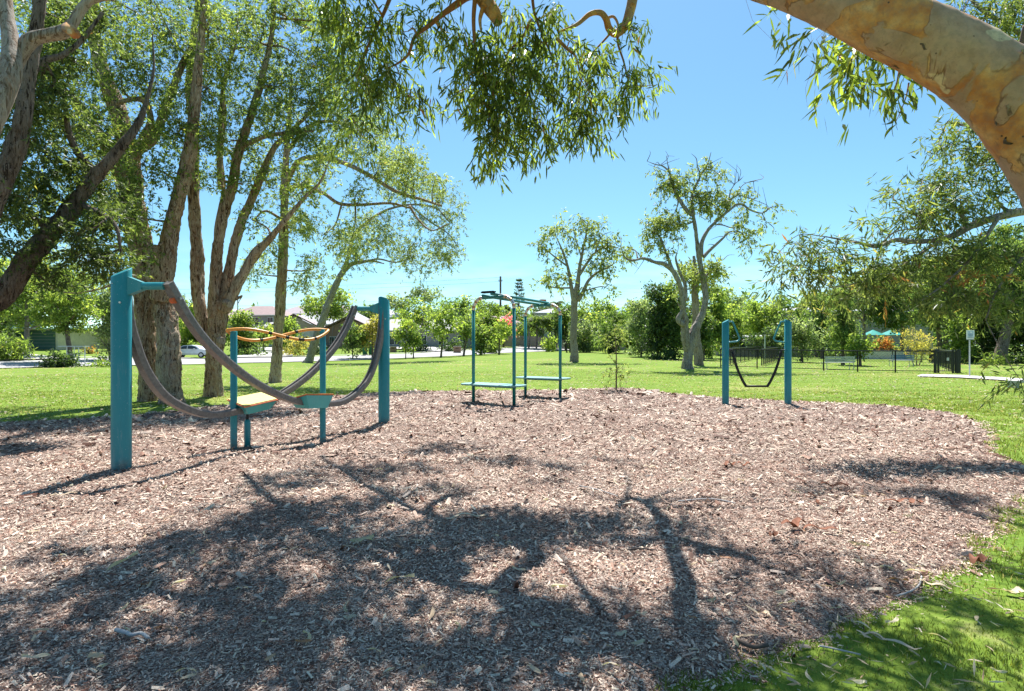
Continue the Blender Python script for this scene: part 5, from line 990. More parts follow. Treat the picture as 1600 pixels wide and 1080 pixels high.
# ================================================================== HOUSES AND STREET
for nm, c_ in (('roof_grey',(.33,.31,.31)),('roof_mauve',(.29,.24,.25)),('roof_red',(.27,.19,.18)),('roof_green',(.42,.62,.55)),('roof_pale',(.40,.40,.41)),('wall_tan',(.40,.33,.27)),('wall_white',(.62,.60,.57)),('wall_grey',(.30,.29,.29)),('garage_green',(.06,.12,.10)),('fence_wood',(.27,.25,.26)),('bin_green',(.02,.12,.05)),('carpaint',(.62,.66,.72)),('tyre',(.015,.015,.015)),('solar',(.03,.04,.08)),('bluepaint',(.10,.18,.32)),('slat',(.42,.44,.40)),('shadecloth',(.02,.25,.22)),('earth',(.12,.08,.05)),('picket',(.66,.66,.62)),('alu',(.5,.5,.5))):
    M[nm] = flat(nm, c_, .75 if nm != 'carpaint' else .3, .3 if nm != 'carpaint' else .6, vs=2)
def house(label, px, d, w_, dp, wh, rh, wall, roof, rot=0, style='hip', wins=(), garage=None, over=.5, base=None, name='house', gable_mat=None, solar=False, chimney=False):
    b = G(px, d); 
    if base is not None: b.z = CAMH+(540-base)*d/F
    t_ = thing(name, label, 'house', b); ca, sa = math.cos(rot), math.sin(rot)
    def L3(x, y, z): return (b.x+x*ca-y*sa, b.y+x*sa+y*ca, b.z+z)
    m = MB(); m.box(L3(0, dp/2, wh/2-.6), (w_, dp, wh+1.2), rot); m.build('wall', M[wall], t_)
    o = over; x0, x1, y0, y1 = -w_/2-o, w_/2+o, -o, dp+o
    m = MB()
    if style == 'hip':
        r_ = min(w_, dp)/2*.95; A = [L3(x0,y0,wh), L3(x1,y0,wh), L3(x1,y1,wh), L3(x0,y1,wh)]
        if w_ >= dp: Bp = [L3(x0+r_,(y0+y1)/2,wh+rh), L3(x1-r_,(y0+y1)/2,wh+rh)]; m.add(A+Bp, [(0,1,5,4),(2,3,4,5),(3,2,1,0)], [(1,2,5),(3,0,4)])
        else: Bp = [L3(0,y0+r_,wh+rh), L3(0,y1-r_,wh+rh)]; m.add(A+Bp, [(1,2,5,4),(3,0,4,5),(3,2,1,0)], [(0,1,4),(2,3,5)])
    elif style == 'gable':   # gable faces the street
        A = [L3(x0,y0,wh-.1), L3(0,y0,wh+rh), L3(x1,y0,wh-.1)]; e_ = Vector(L3(0,dp+2*o,0))-Vector(L3(0,0,0))
        for s_ in (0, 1):
            a_, c_ = (A[0], A[1]) if s_ == 0 else (A[1], A[2]); P_ = [Vector(a_), Vector(c_), Vector(c_)+Vector((0,0,.18)), Vector(a_)+Vector((0,0,.18))]; m.prism(P_, e_)
    rf = m.build('roof', M[roof], t_)
    if style == 'gable':
        MB().prism([L3(-w_/2,.02,wh-.001), L3(0,.02,wh+rh*.93), L3(w_/2,.02,wh-.001)], Vector(L3(0,.2,0))-Vector(L3(0,0,0))).build('gable', M[gable_mat or wall], t_)
        for s_ in (-1, 1):
            a_, c_ = Vector(L3(s_*(w_/2+o), -o-.04, wh-.12)), Vector(L3(0, -o-.04, wh+rh-.02)); MB().prism([a_, c_, c_+Vector((0,0,.22)), a_+Vector((0,0,.22))], (0,.05,0)).build('barge_board', M['earth'], rf)
    else: 
        m = MB(); m.box(L3(0,-o-.06,wh+.03), (w_+2*o,.1,.16), rot); m.build('gutter', M['white'], rf)
    for (wx, wz, ww, wh_) in wins:
        f = MB().box(L3(wx,-.05,wz), (ww+.14,.1,wh_+.14), rot).build('window', M['white'], t_); MB().box(L3(wx,-.11,wz), (ww,.03,wh_), rot).build('pane', M['glass'], f)
        MB().box(L3(wx,-.135,wz), (.05,.02,wh_), rot).build('mullion', M['white'], f)
    if garage:
        gx, gw, gh, gm = garage; gd = MB().box(L3(gx,-.04,gh/2), (gw,.08,gh), rot).build('garage_door', M[gm], t_)
        for k in range(1, 6): MB().box(L3(gx,-.085,gh*k/6), (gw,.012,.03), rot).build('door_rib', M['wall_grey'], gd)
    if solar:
        for k in range(3): 
            c_ = L3(-w_*.18+k*1.8, dp*.22, wh+rh*.62); MB().add([(c_[0]-.8,c_[1]-.8,c_[2]-.32),(c_[0]+.8,c_[1]-.8,c_[2]-.32),(c_[0]+.8,c_[1]+.8,c_[2]+.36),(c_[0]-.8,c_[1]+.8,c_[2]+.36)],[(0,1,2,3)]) if 0 else MB().box(c_, (1.6,1.5,.06), rot).build('solar_panel', M['solar'], rf)
    if chimney: MB().box(L3(w_*.2,dp*.4,wh+rh), (.7,.7,1.4), rot).build('chimney', M['brick'], rf)
    return t_, L3
hg, L3 = house('low cream house with a pale green slatted gable over a dark green garage door', 52, 64, 5.6, 8, 2.45, 1.7, 'cream', 'roof_green', .0, 'gable', garage=(0.3,4.4,2.15,'garage_green'), gable_mat='garage_green', over=.7)
for k in range(13):
    x = -2.4+k*.4; hh_ = 1.6*(1-abs(x)/2.9); MB().box(L3(x,-.03,2.5+hh_/2), (.09,.08,hh_)).build('gable_slat', M['white'], hg)
MB().prism([L3(-3.6,-1.7,2.25),L3(-3.6,-.02,2.75),L3(-3.6,-.02,2.85),L3(-3.6,-1.7,2.35)], (7.2,0,0)).build('awning', M['roof_green'], hg)
house('brown brick house partly hidden behind trees near the picket frame', 135, 72, 12, 9, 2.6, 1.6, 'brick', 'roof_grey', .05, wins=((-3,1.5,1.6,1.2),(2,1.5,1.6,1.2)))
house('large hillside house seen between the paperbark stems above the car', 295, 112, 18, 10, 4.2, 2.2, 'wall_tan', 'roof_red', .1, wins=((-5,3,2,1.3),(0,3,2,1.3),(5,3,2,1.3)), base=533)
house('two-storey house with a reddish hipped roof right of the paperbark fork', 392, 125, 13, 10, 5.2, 2.4, 'wall_grey', 'roof_red', -.1, wins=((-3,4,1.8,1.4),(1,4,1.8,1.4),(4.5,4,1.2,1.4),(-3,1.5,2,1.4)), base=530)
house('hilltop house with solar panels on a pale roof', 362, 150, 16, 10, 5, 2.2, 'wall_tan', 'roof_pale', 0, solar=True, wins=((-4,3.6,1.8,1.3),(3,3.6,1.8,1.3)), base=524)
house('long mauve-roofed house on the skyline right of the straight paperbark', 495, 140, 20, 10, 4.6, 2.4, 'wall_tan', 'roof_mauve', .05, wins=((-6,3.4,2,1.2),(-1,3.4,2,1.2),(5,3.4,2,1.2)), base=520)
house('gabled pale house with a mauve tile roof facing the street', 460, 94, 8.2, 9, 3.6, 2.3, 'wall_white', 'roof_mauve', .15, 'gable', gable_mat='wall_tan', wins=((-1.6,1.7,1.6,1.3),(1.7,1.7,1.2,1.3)), base=548)
house('second gabled house behind the leaning gum with dark barge boards', 545, 92, 10, 10, 3.0, 2.4, 'brick', 'roof_mauve', -.1, 'gable', gable_mat='brick', wins=((-2.4,1.6,1.6,1.2),(2.4,1.6,1.6,1.2)), base=548)
house('wide pale-roofed house behind the orange handrail', 508, 108, 17, 9, 3.6, 2.6, 'wall_white', 'roof_pale', 0, wins=((-5,2,2,1.2),(5,2,2,1.2)), base=537)
house('house with a terracotta roof tucked under the straight paperbark', 415, 104, 8, 9, 3.0, 2.0, 'wall_grey', 'roof_grey', .1, wins=((-1.5,1.7,1.8,1.2),(2,1.7,1.4,1.2)), base=545)
house('low grey-roofed house with dark windows right of the far teal post', 655, 92, 19, 9, 3.1, 2.1, 'wall_grey', 'roof_grey', -.05, wins=((-7,1.6,1.6,1.4),(-4,1.6,1.6,1.4),(0,1.6,2.4,1.4),(4,1.6,1.6,1.4),(7,1.6,1.4,1.4)), base=547)
house('skyline house with a white roof behind the rear rail', 580, 138, 15, 9, 4, 2.2, 'wall_white', 'roof_pale', 0, wins=((-3,2.6,2,1.2),(3,2.6,2,1.2)), base=522)
house('small pale roof peeking over the trees left of the near hoop', 712, 148, 12, 8, 5.2, 1.2, 'wall_white', 'roof_pale', 0, wins=((-3,4,2,1.2),(3,4,2,1.2)), base=522)
house('pink-red house behind the blossom tree', 778, 112, 9, 8, 4.4, 1.6, 'wall_tan', 'roof_red', 0, wins=((-2,3,1.4,1.2),(2,3,1.4,1.2)), base=540)
house('white-fasciaed house behind the right-hand green hoop post', 878, 125, 12, 8, 6.4, 1.2, 'wall_white', 'roof_pale', 0, wins=((2,5,1.4,1.2),(-2,5,1.4,1.2)), base=535)
house('brown house behind the trees between sapling and thicket', 975, 96, 14, 8, 2.8, 1.8, 'wall_grey', 'roof_grey', 0, wins=((-3,1.6,2,1.2),(3,1.6,2,1.2)), base=548)
house('long pale shed with a flat roof behind the dog park', 1205, 66, 11, 6, 2.2, .35, 'wall_tan', 'roof_pale', .02, wins=((2,1.3,1.4,.8),(-3,1.3,1.4,.8)), name='shed')
house('pale-roofed house glimpsed above the silvery tree', 1290, 84, 12, 8, 5.2, 1.0, 'wall_grey', 'roof_pale', 0, wins=((-2,4,1.4,1.1),(2,4,1.4,1.1)), base=542)
house('house behind the garden umbrellas', 1375, 86, 16, 8, 5.2, 1.4, 'wall_grey', 'roof_grey', 0, wins=((-4,4,1.6,1.1),(0,4,1.6,1.1),(4,4,1.6,1.1)), base=542)
def umb(label, px, d, z0, w_):
    b = G(px, d); t_ = thing('garden_umbrella', label, 'umbrella', b, None); n_ = 8; top = (b.x, b.y, b.z+z0+.65); V = [top]+[(b.x+math.cos(k/n_*6.283)*w_/2, b.y+math.sin(k/n_*6.283)*w_/2, b.z+z0) for k in range(n_)]+[(b.x, b.y, b.z+z0+.4)]
    MB().add(V, [], [(0, 1+k, 1+(k+1)%n_) for k in range(n_)]+[(n_+1, 1+(k+1)%n_, 1+k) for k in range(n_)]); m = MB(); m.add(V, [], [(0, 1+k, 1+(k+1)%n_) for k in range(n_)]+[(n_+1, 1+(k+1)%n_, 1+k) for k in range(n_)]); m.build('canopy', M['shadecloth'], t_)
    MB().tube([(b.x,b.y,b.z),(b.x,b.y,b.z+z0+.5)], .04, 8).build('pole', M['white'], t_)
umb('green garden umbrella nearer the she-oak', 1364, 68, 2.7, 2.6); umb('green garden umbrella nearer the golden bush', 1392, 68, 2.7, 2.8)
# walls and fences
def palings(label, pa, pbp, h, name, mat, pitch=.16, wdt=.13, cat='fence', postm=None, grp=None):
    a, b = G(*pa), G(*pbp); t_ = thing(name, label, cat, a, grp); v = b-a; L_ = math.hypot(v.x, v.y); rz = math.atan2(v.y, v.x); n_ = int(L_/pitch)
    for zf in (.25, .8):
        MB().tube([(a.x,a.y+.05,a.z+h*zf),(b.x,b.y+.05,b.z+h*zf)], .035, 4).build('rail', M[mat], t_)
    me = None
    for k in range(n_+1):
        p = a+v*(k/n_); z_ = tz(p.x, p.y)
        if k < 290:
            if me is None: q = MB().box((0,0,h/2-.1), (wdt,.025,h+.2), rz).build('paling', M[mat]); C.objects.unlink(q); me = q.data; bpy.data.objects.remove(q)
            o = bpy.data.objects.new('paling', me); C.objects.link(o); o.parent = t_; o.location = Vector((p.x, p.y, z_+random.uniform(-.03,.02)))-ORG[t_.name]
    return t_
palings('weathered grey timber paling fence behind the twin hoops', (690,98), (895,98), 1.85, 'timber_fence', 'fence_wood', .20, .185)
palings('short timber fence between the teal post and the paperbarks', (196,60), (268,62), 1.7, 'timber_fence', 'fence_wood', .18, .16)
palings('dark timber fence low behind the vase-shaped gum', (900,92), (985,90), 1.6, 'timber_fence', 'fence_wood', .22, .2)
a, b = G(1335, 60), G(1412, 60); tw_ = thing('garden_wall', 'long low rendered pale garden wall beyond the dog park', 'wall', a)
MB().box(((a.x+b.x)/2, 60, a.z+.35), (b.x-a.x, .2, 1.1)).build('wall_face', M['wall_white'], tw_); MB().box(((a.x+b.x)/2, 60, a.z+.93), (b.x-a.x+.1, .26, .06)).build('wall_cap', M['conc'], tw_)
# picket frame by the left driveway
b = G(123, 46); t_ = thing('garden_arbour', 'small white open timber frame beside the left driveway', 'arbour', b)
for x in (-1.2,-.6,.0,.5): MB().box((b.x+x,b.y+.3*(x<0),b.z+.75), (.05,.05,1.5)).build('upright', M['picket'], t_)
MB().box((b.x-.4,b.y,b.z+1.53), (2.2,.5,.06)).build('top_board', M['picket'], t_); MB().box((b.x-.4,b.y,b.z+.9), (2.0,.04,.05)).build('cross_rail', M['picket'], t_)
# bins, mailbox, barrels
def bin_(label, px, d):
    b = G(px, d); b.z += .1; t_ = thing('wheelie_bin', label, 'bin', b, 'wheelie bins at the kerb'); m = MB().box(b+Vector((0,0,.48)), (.46,.5,.95), .1, (.58,.66)).build('bin_body', M['bin_green'], t_)
    MB().box(b+Vector((0,0,.99)), (.62,.72,.07), .1).build('lid', M['garage_green'], t_)
    for s_ in (-1,1): MB().tube([b+Vector((s_*.24,.27,.1)), b+Vector((s_*.29,.27,.1))], .1, 10).build('wheel', M['tyre'], t_)
bin_('left of two green wheelie bins on the far verge', 570, 73); bin_('right of two green wheelie bins, slightly darker, on the far verge', 579.5, 73.5)
def mbx(label, px, d, sz):
    b = G(px, d); t_ = thing('letterbox', label, 'letterbox', b); MB().box(b+Vector((0,0,sz*.45)), (sz,.5,sz*.9)).build('pillar', M['brick'], t_); MB().box(b+Vector((0,0,sz*.93)), (sz+.12,.6,.08)).build('cap', M['conc'], t_); MB().box(b+Vector((0,-.26,sz*.65)), (sz*.5,.03,.08)).build('slot', M['black'], t_)
mbx('brown brick letterbox right of the far teal post', 614.5, 80, .85); mbx('squat brick letterbox with plants by the middle driveway', 714.5, 79, 1.0)
# white car
b = G(299, 64.5); b.z += .06; car = thing('parked_car', 'pale silver-blue sedan parked at the kerb behind the paperbarks', 'car', b); ca_, sa_ = math.cos(.10), math.sin(.10)
def K(x, y, z): return (b.x+x*ca_-y*sa_, b.y+x*sa_+y*ca_, b.z+z)
prof = [(-2.2,.32),(-2.25,.55),(-2.2,.85),(-1.75,.95),(-1.15,1.02),(-.55,1.38),(.35,1.42),(.85,1.30),(1.25,1.0),(1.75,.92),(2.15,.80),(2.25,.55),(2.2,.32)]
def carloft(prof, hw, ins, name, mat, par, zc=.95):
    V = []; n_ = len(prof)
    for s_ in (-1, 1):
        for x, z in prof: V.append(K(x, s_*(hw-(ins if z > zc+.05 else 0)), z))
    Q = [(i, (i+1)%n_, n_+(i+1)%n_, n_+i) for i in range(n_)]; cx0, cx1 = len(V), len(V)+1; V += [K(0,-hw,.6), K(0,hw,.6)]
    T = [(cx0,(i+1)%n_,i) for i in range(n_)]+[(cx1,n_+i,n_+(i+1)%n_) for i in range(n_)]
    m = MB(); m.add(V, Q, T); return m.build(name, mat, par)
carloft(prof, .86, .14, 'body', M['carpaint'], car)
for nm, pts in (('side_window', [(-1.0,1.0),(-.52,1.31),(-.12,1.34),(-.12,1.0)]),('side_window', [(-.02,1.0),(-.02,1.34),(.35,1.34),(.72,1.24),(1.05,1.0)])):
    MB().prism([K(x,-.885 if z < 1.05 else -.76,z) for x, z in pts], Vector(K(0,.02,0))-Vector(K(0,0,0))).build(nm, M['glass'], car)
MB().prism([K(-1.15,-.7,1.05),K(-1.15,.7,1.05),K(-.62,.66,1.37),K(-.62,-.66,1.37)], (-.015,0,.015)).build('rear_window', M['glass'], car)
for s_ in (-1,1):
    for x in (-1.35,1.4):
        wv = MB().tube([K(x,s_*.70,.31), K(x,s_*.885,.31)], .31, 20).build('wheel', M['tyre'], car, True); MB().tube([K(x,s_*.87,.31), K(x,s_*.895,.31)], .19, 14).build('rim', M['alu'], wv)
MB().box(K(-2.24,-.6,.72), (.06,.3,.14), .1).build('tail_light', M['redor'], car); MB().box(K(-2.26,.0,.45), (.06,1.6,.12), .1).build('bumper', M['carpaint'], car)
MB().box(K(.72,-.95,1.0), (.14,.14,.1), .1).build('wing_mirror', M['carpaint'], car); MB().box(K(0,-.875,.42), (3.9,.03,.05), .1).build('trim_strip', M['wall_grey'], car)
# poles and wires
b = G(782, 125); t_ = thing('power_pole', 'tall dark power pole standing on the skyline', 'power pole', b); zt = CAMH+(540-432)*125/F
MB().tube([(b.x,b.y,b.z),(b.x,b.y,zt)], [.26,.2], 10).build('pole', M['darkbark'], t_); MB().box((b.x,b.y-.1,zt-1.0), (.9,.12,.12)).build('cross_arm', M['darkbark'], t_)
for s_ in (-.35, .35): MB().tube([(b.x+s_,b.y-.1,zt-.94),(b.x+s_,b.y-.1,zt-.7)], .06, 8).build('insulator', M['wall_grey'], t_)
for k, (dz, ex) in enumerate(((.2,0),(1.1,0),(4.0,0),(6.5,0))):
    a_ = Vector((b.x, b.y, zt-dz)); 
    for s_ in (-1, 1):
        e_ = Vector((b.x+s_*150, b.y+20*s_, zt-dz-3+k*.2)); P_ = [a_*(1-f)+e_*f+Vector((0,0,-9*f*(1-f))) for f in np.linspace(0,1,20)]
        o = MB().tube(P_, .022, 3, False).build('power_line', M['wall_grey'], None); link(o, 'thin overhead wire running '+('left' if s_ < 0 else 'right')+' from the power pole, '+['topmost','second','third','lowest'][k]+' of its side', 'wire', 'overhead wires')
def spole(label, px, d, top, r=.06, name='street_pole', mat='blackm'):
    b = G(px, d); t_ = thing(name, label, 'pole', b); zt_ = CAMH+(540-top)*d/F; MB().tube([(b.x,b.y,b.z),(b.x,b.y,zt_)], r, 8).build('pole', M[mat], t_); MB().tube([(b.x,b.y,b.z),(b.x,b.y,b.z+.1)], r*1.6, 8).build('base_collar', M[mat], t_)
spole('left of two slim dark posts beside the vase-shaped gum', 885.5, 76, 524, .09); spole('right of two slim dark posts beside the vase-shaped gum', 890.5, 77, 524, .09); spole('slim dark pole behind the multi-stemmed paperbark fork', 371.5, 120, 455, .1); spole('thin white pole in the middle of the dog park', 1195, 56, 524, .05, mat='white')

# ================================================================== DOG PARK
HF = 1.18
def meshfence(label, pts, name='dog_park_fence', mesh=True, gap=1.9, bars=False, post_r=.036):
    P_ = [G(*q) for q in pts]; t_ = thing(name, label, 'fence', P_[0])
    for a_, b_ in zip(P_[:-1], P_[1:]):
        v = b_-a_; L_ = v.length; n_ = max(1, round(L_/gap))
        for k in range(n_+1): p = a_+v*k/n_; MB().tube([(p.x,p.y,p.z-.1),(p.x,p.y,p.z+HF+.02)], post_r, 8).build('post', M['blackm'], t_)
        for zf, r_ in ((HF,.038),(.10,.022)): MB().tube([a_+Vector((0,0,zf)), b_+Vector((0,0,zf))], r_, 6).build('rail', M['blackm'], t_)
        if bars:
            for k in range(1, int(L_/.26)): p = a_+v*k*.26/L_; MB().tube([(p.x,p.y,p.z+.1),(p.x,p.y,p.z+HF)], .009, 4, False).build('bar', M['blackm'], t_)
        else:
            m = MB(); st_ = .16
            for k in range(int(L_/st_)): 
                for s_ in (0, 1):
                    p, q = a_+v*(k*st_/L_), a_+v*(min(1, (k*st_+HF*.9)/L_)); q = q if (k*st_+HF*.9) < L_ else b_
                    if s_: p, q = q, p
                    hh = (q-p).length if not s_ else (p-q).length
                    m.tube([p+Vector((0,0,.1)), q+Vector((0,0,.1+hh))], .0035, 3, False)
            m.build('chain_mesh', M['blackm'], t_, kind='stuff')
    return t_
meshfence('black chain-mesh fence along the near side of the dog park', [(1126,37),(1183,35.6),(1287,33.2),(1340,32),(1399,31.1),(1460,30.6)])
meshfence('black chain-mesh fence receding on the left side of the dog park', [(1130,37.2),(1150,45),(1185,58)], gap=2.4)
meshfence('black chain-mesh fence along the back of the dog park', [(1186,57),(1262,52),(1350,51),(1440,50)], gap=3)
meshfence('inner dividing fence of the dog park ending in a double post', [(1190,40),(1215,52)], gap=1.6)
meshfence('barred black fence receding from the dog park gate', [(1493,30.4),(1478,36),(1452,50)], 'barred_fence', bars=True, gap=2.2, post_r=.035)
ga, gb_ = G(1462, 30.4), G(1489, 30.3); t_ = thing('dog_park_gate', 'black pen gate with paired posts on the concrete pad', 'gate', ga)
for p in (ga, G(1466,30.6), gb_, G(1496,30.2), G(1499.5,30.5)): MB().box((p.x,p.y,p.z+.63), (.07,.07,1.28)).build('gate_post', M['blackm'], t_)
for zf in (.12, 1.16): MB().tube([ga+Vector((.06,0,zf)), gb_+Vector((-.04,0,zf))], .022, 8).build('gate_rail', M['blackm'], t_)
for k in range(7): p = ga+(gb_-ga)*(k+1)/8; MB().tube([(p.x,p.y,p.z+.12),(p.x,p.y,p.z+1.16)], .009, 6).build('gate_bar', M['blackm'], t_)
MB().box(G(1481,30.2)+Vector((0,0,.75)), (.10,.05,.16)).build('latch', M['alu'], t_)
def bench(label, px, d, wd, rot, mat, back=True):
    b = G(px, d); t_ = thing('park_bench', label, 'bench', b); ca, sa = math.cos(rot), math.sin(rot); q = lambda x, y, z: (b.x+x*ca-y*sa, b.y+x*sa+y*ca, b.z+z)
    for k in range(3): MB().box(q(0,.02+.02*k,.52+.12*k), (wd,.03,.10), rot).build('back_slat', M[mat], t_)
    for k in range(4): MB().box(q(0,.12+.11*k,.44), (wd,.10,.03), rot).build('seat_slat', M['slat' if mat == 'slat' else 'alu'], t_)
    for s_ in (-1, 1):
        MB().tube([q(s_*wd*.44,.0,0), q(s_*wd*.44,.02,.82)], .022, 8).build('leg', M['alu'], t_); MB().tube([q(s_*wd*.44,.48,0), q(s_*wd*.44,.48,.43)], .022, 8).build('leg', M['alu'], t_)
        MB().tube([q(s_*wd*.44,.0,.42), q(s_*wd*.44,.5,.42)], .018, 6).build('seat_bearer', M['alu'], t_)
bench('pale green slatted bench seen from behind in the dog park', 1313, 34.5, 1.8, -.05, 'slat'); bench('blue-backed bench further off in the dog park', 1411, 40, 1.5, -.12, 'bluepaint')
# sign
b = gp(1515, 589); t_ = thing('park_sign', 'white rectangular notice sign with a blue panel on a thin grey pole', 'sign', b); s_ = b.y/F
zt = CAMH+(540-516)*s_; zb_ = CAMH+(540-530.5)*s_; MB().tube([(b.x,b.y,b.z),(b.x,b.y,zt-.05)], .03, 10).build('pole', M['alu'], t_)
MB().box((b.x,b.y-.045,(zt+zb_)/2), (12.2*s_,.02,zt-zb_)).build('sign_plate', M['white'], t_); M['signblue'] = flat('sign_blue', (.38,.48,.58), .5); M['signdark'] = flat('sign_dark', (.06,.08,.14), .5)
pl = MB().box((b.x,b.y-.058,(zt+zb_)/2+.04), (9.6*s_,.004,(zt-zb_)*.66)).build('printed_panel', M['signblue'], t_); MB().tube([(b.x+.02,b.y-.0605,zt-.10),(b.x+.02,b.y-.0635,zt-.10)], .032, 14).build('round_pictogram', M['white'], pl)
for k in range(3): MB().box((b.x,b.y-.061,zt-.19-.045*k), ((8-k)*s_,.002,.014)).build('text_line', M['signdark'], pl)
MB().box((b.x,b.y-.061,zb_+.075), (9.6*s_,.004,.025)).build('dark_bar', M['signdark'], t_); MB().box((b.x,b.y-.045,zb_-.012), (11*s_,.03,.024)).build('lower_edge', M['signdark'], t_)
# low concrete seat at the right edge
b = gp(1592, 606); t_ = thing('concrete_seat', 'low pale concrete slab seat at the right edge of the path', 'concrete seat', b)
MB().box((b.x+.45,b.y,b.z+.225), (1.5,.45,.07)).build('slab', M['conc'], t_)
for x in (-.22, .98): MB().box((b.x+x,b.y,b.z+.09), (.12,.4,.19), 0, (.17,.4)).build('support', M['conc'], t_)
# ================================================================== FALLEN THINGS
def on(px, py): 
    d = CAMH*F/(py-540); x = (px-800)/F*d; return Vector((x, d, max(bz(x, d), float(lawnz(np.array([[x]]), np.array([[d]]))[0,0]))))
M['stickgrey'] = flat('bleached_stick', (.42,.40,.38), .8, vs=30); M['stickdark'] = flat('damp_stick', (.10,.075,.06), .9, vs=30)
def stick(label, pp, r, mat='stickgrey'):
    P_ = [on(*q)+Vector((0,0,r*1.5+.008)) for q in pp]; o = MB().tube(spline(P_, 16), np.linspace(r, r*.75, 16), 8, True, .08).build('fallen_stick', M[mat], None, True, loc=tuple(P_[0])); link(o, label, 'stick')
stick('short bleached kinked stick lying on the shaded bark near the bottom left', [(181,995),(196,1000),(206,1005),(220,1003),(232,1012)], .0105)
stick('slim grey twig on the bark near the right-hand grass edge', [(1285,895),(1302,914),(1322,926),(1345,934)], .006, 'stickdark')
stick('curved pale twig by the orange dead leaf', [(1400,936),(1422,930),(1436,920),(1440,905)], .006)
stick('dark stick half sunk at the grass edge at bottom centre right', [(1150,1012),(1175,1020),(1200,1018)], .012, 'stickdark')
stick('long thin pale stem lying in the grass at the bottom right', [(1280,1014),(1310,1020),(1345,1028)], .005)
stick('thin grey stick lying across the sunlit bark below the strap seat', [(1060,794),(1110,790),(1150,795)], .007)
stick('slender stick lying by the curled bark strip in the middle', [(905,766),(935,772),(965,784)], .006)
stick('brown stick lying left to right at centre right', [(980,868),(1000,864),(1026,867)], .009, 'stickdark')
# big dry leaves and bark strips, one object each
lmeshes = []
def mkleaf(v, L_, wv, curl, col):
    k = 7; V = []; ts = np.linspace(0, 1, k); prof = np.sin(ts*math.pi)**.7*wv
    for t_, w_ in zip(ts, prof):
        bx = curl*math.sin(t_*3.1)*L_*.25; V += [(t_*L_, -w_+bx, .25*w_+curl*abs(.02*math.sin(t_*5))), (t_*L_, bx, 0+abs(curl)*.012*math.sin(t_*3.14)), (t_*L_, w_+bx, .35*w_)]
    Q = [(i*3+j, i*3+j+1, i*3+3+j+1, i*3+3+j) for i in range(k-1) for j in range(2)]
    me = bpy.data.meshes.new('dry_leaf'); me.from_pydata(V, [], Q); a_ = me.attributes.new('rnd', 'FLOAT', 'FACE'); a_.data.foreach_set('value', [col]*len(Q)); me.materials.append(M['leaf_dry']); return me
for v in range(8): lmeshes.append(mkleaf(v, [.10,.12,.08,.13,.09,.11,.07,.14][v], [.010,.012,.013,.009,.012,.010,.012,.009][v], [.5,-.4,.2,.8,-.7,.1,-.2,-.9][v], [.1,.45,.6,.7,.85,.55,.3,.95][v]))
cols = ['rusty orange','tan','straw-coloured','pale buff','cream','beige','reddish brown','greenish']; shp_n = ['curved','gently bent','short broad','strongly curled','hooked','straight','small oval','long sickle-shaped']
def leafobj(px, py, v, rz, sc=1.0, label=None, grp='dry leaves scattered on the bark'):
    p = on(px, py)+Vector((0,0,.020)); o = bpy.data.objects.new('dry_leaf', lmeshes[v]); C.objects.link(o); o.location = p; o.rotation_euler = (random.gauss(0,.18), random.gauss(-.08,.15), rz); o.scale = (sc, sc, sc)
    link(o, label or (shp_n[v]+' '+cols[v]+' dry leaf lying flat on the bark mulch'), 'leaf', grp); return o
for q in ((140,1030,1,-.6,1.4,'plump tan leaf alone on the shade at the bottom left'),(236,996,0,.1,1.3,'rusty orange leaf beside the bleached kinked stick'),(535,985,4,1.1,1.6,'long pale hooked leaf on the shaded bark at bottom centre left'),(1385,918,0,.1,1.5,'curled orange-brown leaf at the edge of the right-hand grass'),(1210,935,4,.4,1.1,'small cream leaf left of the grey twig'),(762,934,4,-.8,1.0,'bright cream leaf in the middle of the branch shadow'),(165,905,3,.7,1.5,'pale buff leaf on the edge of the left shade'),(545,860,7,.1,1.3,'dark greenish leaf near the centre left of the shade'),(600,925,3,.5,1.5,'buff leaf upright in the shade at centre left')):
    leafobj(q[0], q[1], q[2], q[3], q[4], q[5])
Rr = random.Random(5); USED = set()
def zone(px, py):
    hx = ['at the far left','in the left part','just left of centre','at the centre','just right of centre','in the right part','at the far right'][min(6, int(px/229))]
    vy = 'in the back row' if py < 790 else 'in the middle band' if py < 880 else 'in the near band' if py < 975 else 'in the row nearest the viewer'
    return hx+', '+vy
k = 0; tries = 0
while k < 165 and tries < 5000:
    tries += 1; px = Rr.uniform(10, 1450); py = 720+360*Rr.random()**.8; v = Rr.randrange(8)
    d = CAMH*F/(py-540); x = (px-800)/F*d
    if sdist([x], [d])[0] < .05: continue
    lab = shp_n[v]+' '+cols[v]+' dry leaf '+zone(px, py)
    if lab in USED: continue
    USED.add(lab); k += 1; leafobj(px, py, v, Rr.uniform(0,6.28), Rr.uniform(.5,.95), lab)
k = 0
while k < 26:
    px = Rr.uniform(1180,1590); py = Rr.uniform(960,1075); v = Rr.choice((1,2,3,4,5)); lab = shp_n[v]+' '+cols[v]+' leaf on shaded grass '+('upper ' if py < 1015 else 'lower ')+('left' if px < 1300 else 'middle' if px < 1440 else 'right')+' of the grassy corner'
    if lab in USED: continue
    USED.add(lab); k += 1; leafobj(px, py, v, Rr.uniform(0,6.28), Rr.uniform(.45,.9), lab, 'dry leaves in the shaded grass')
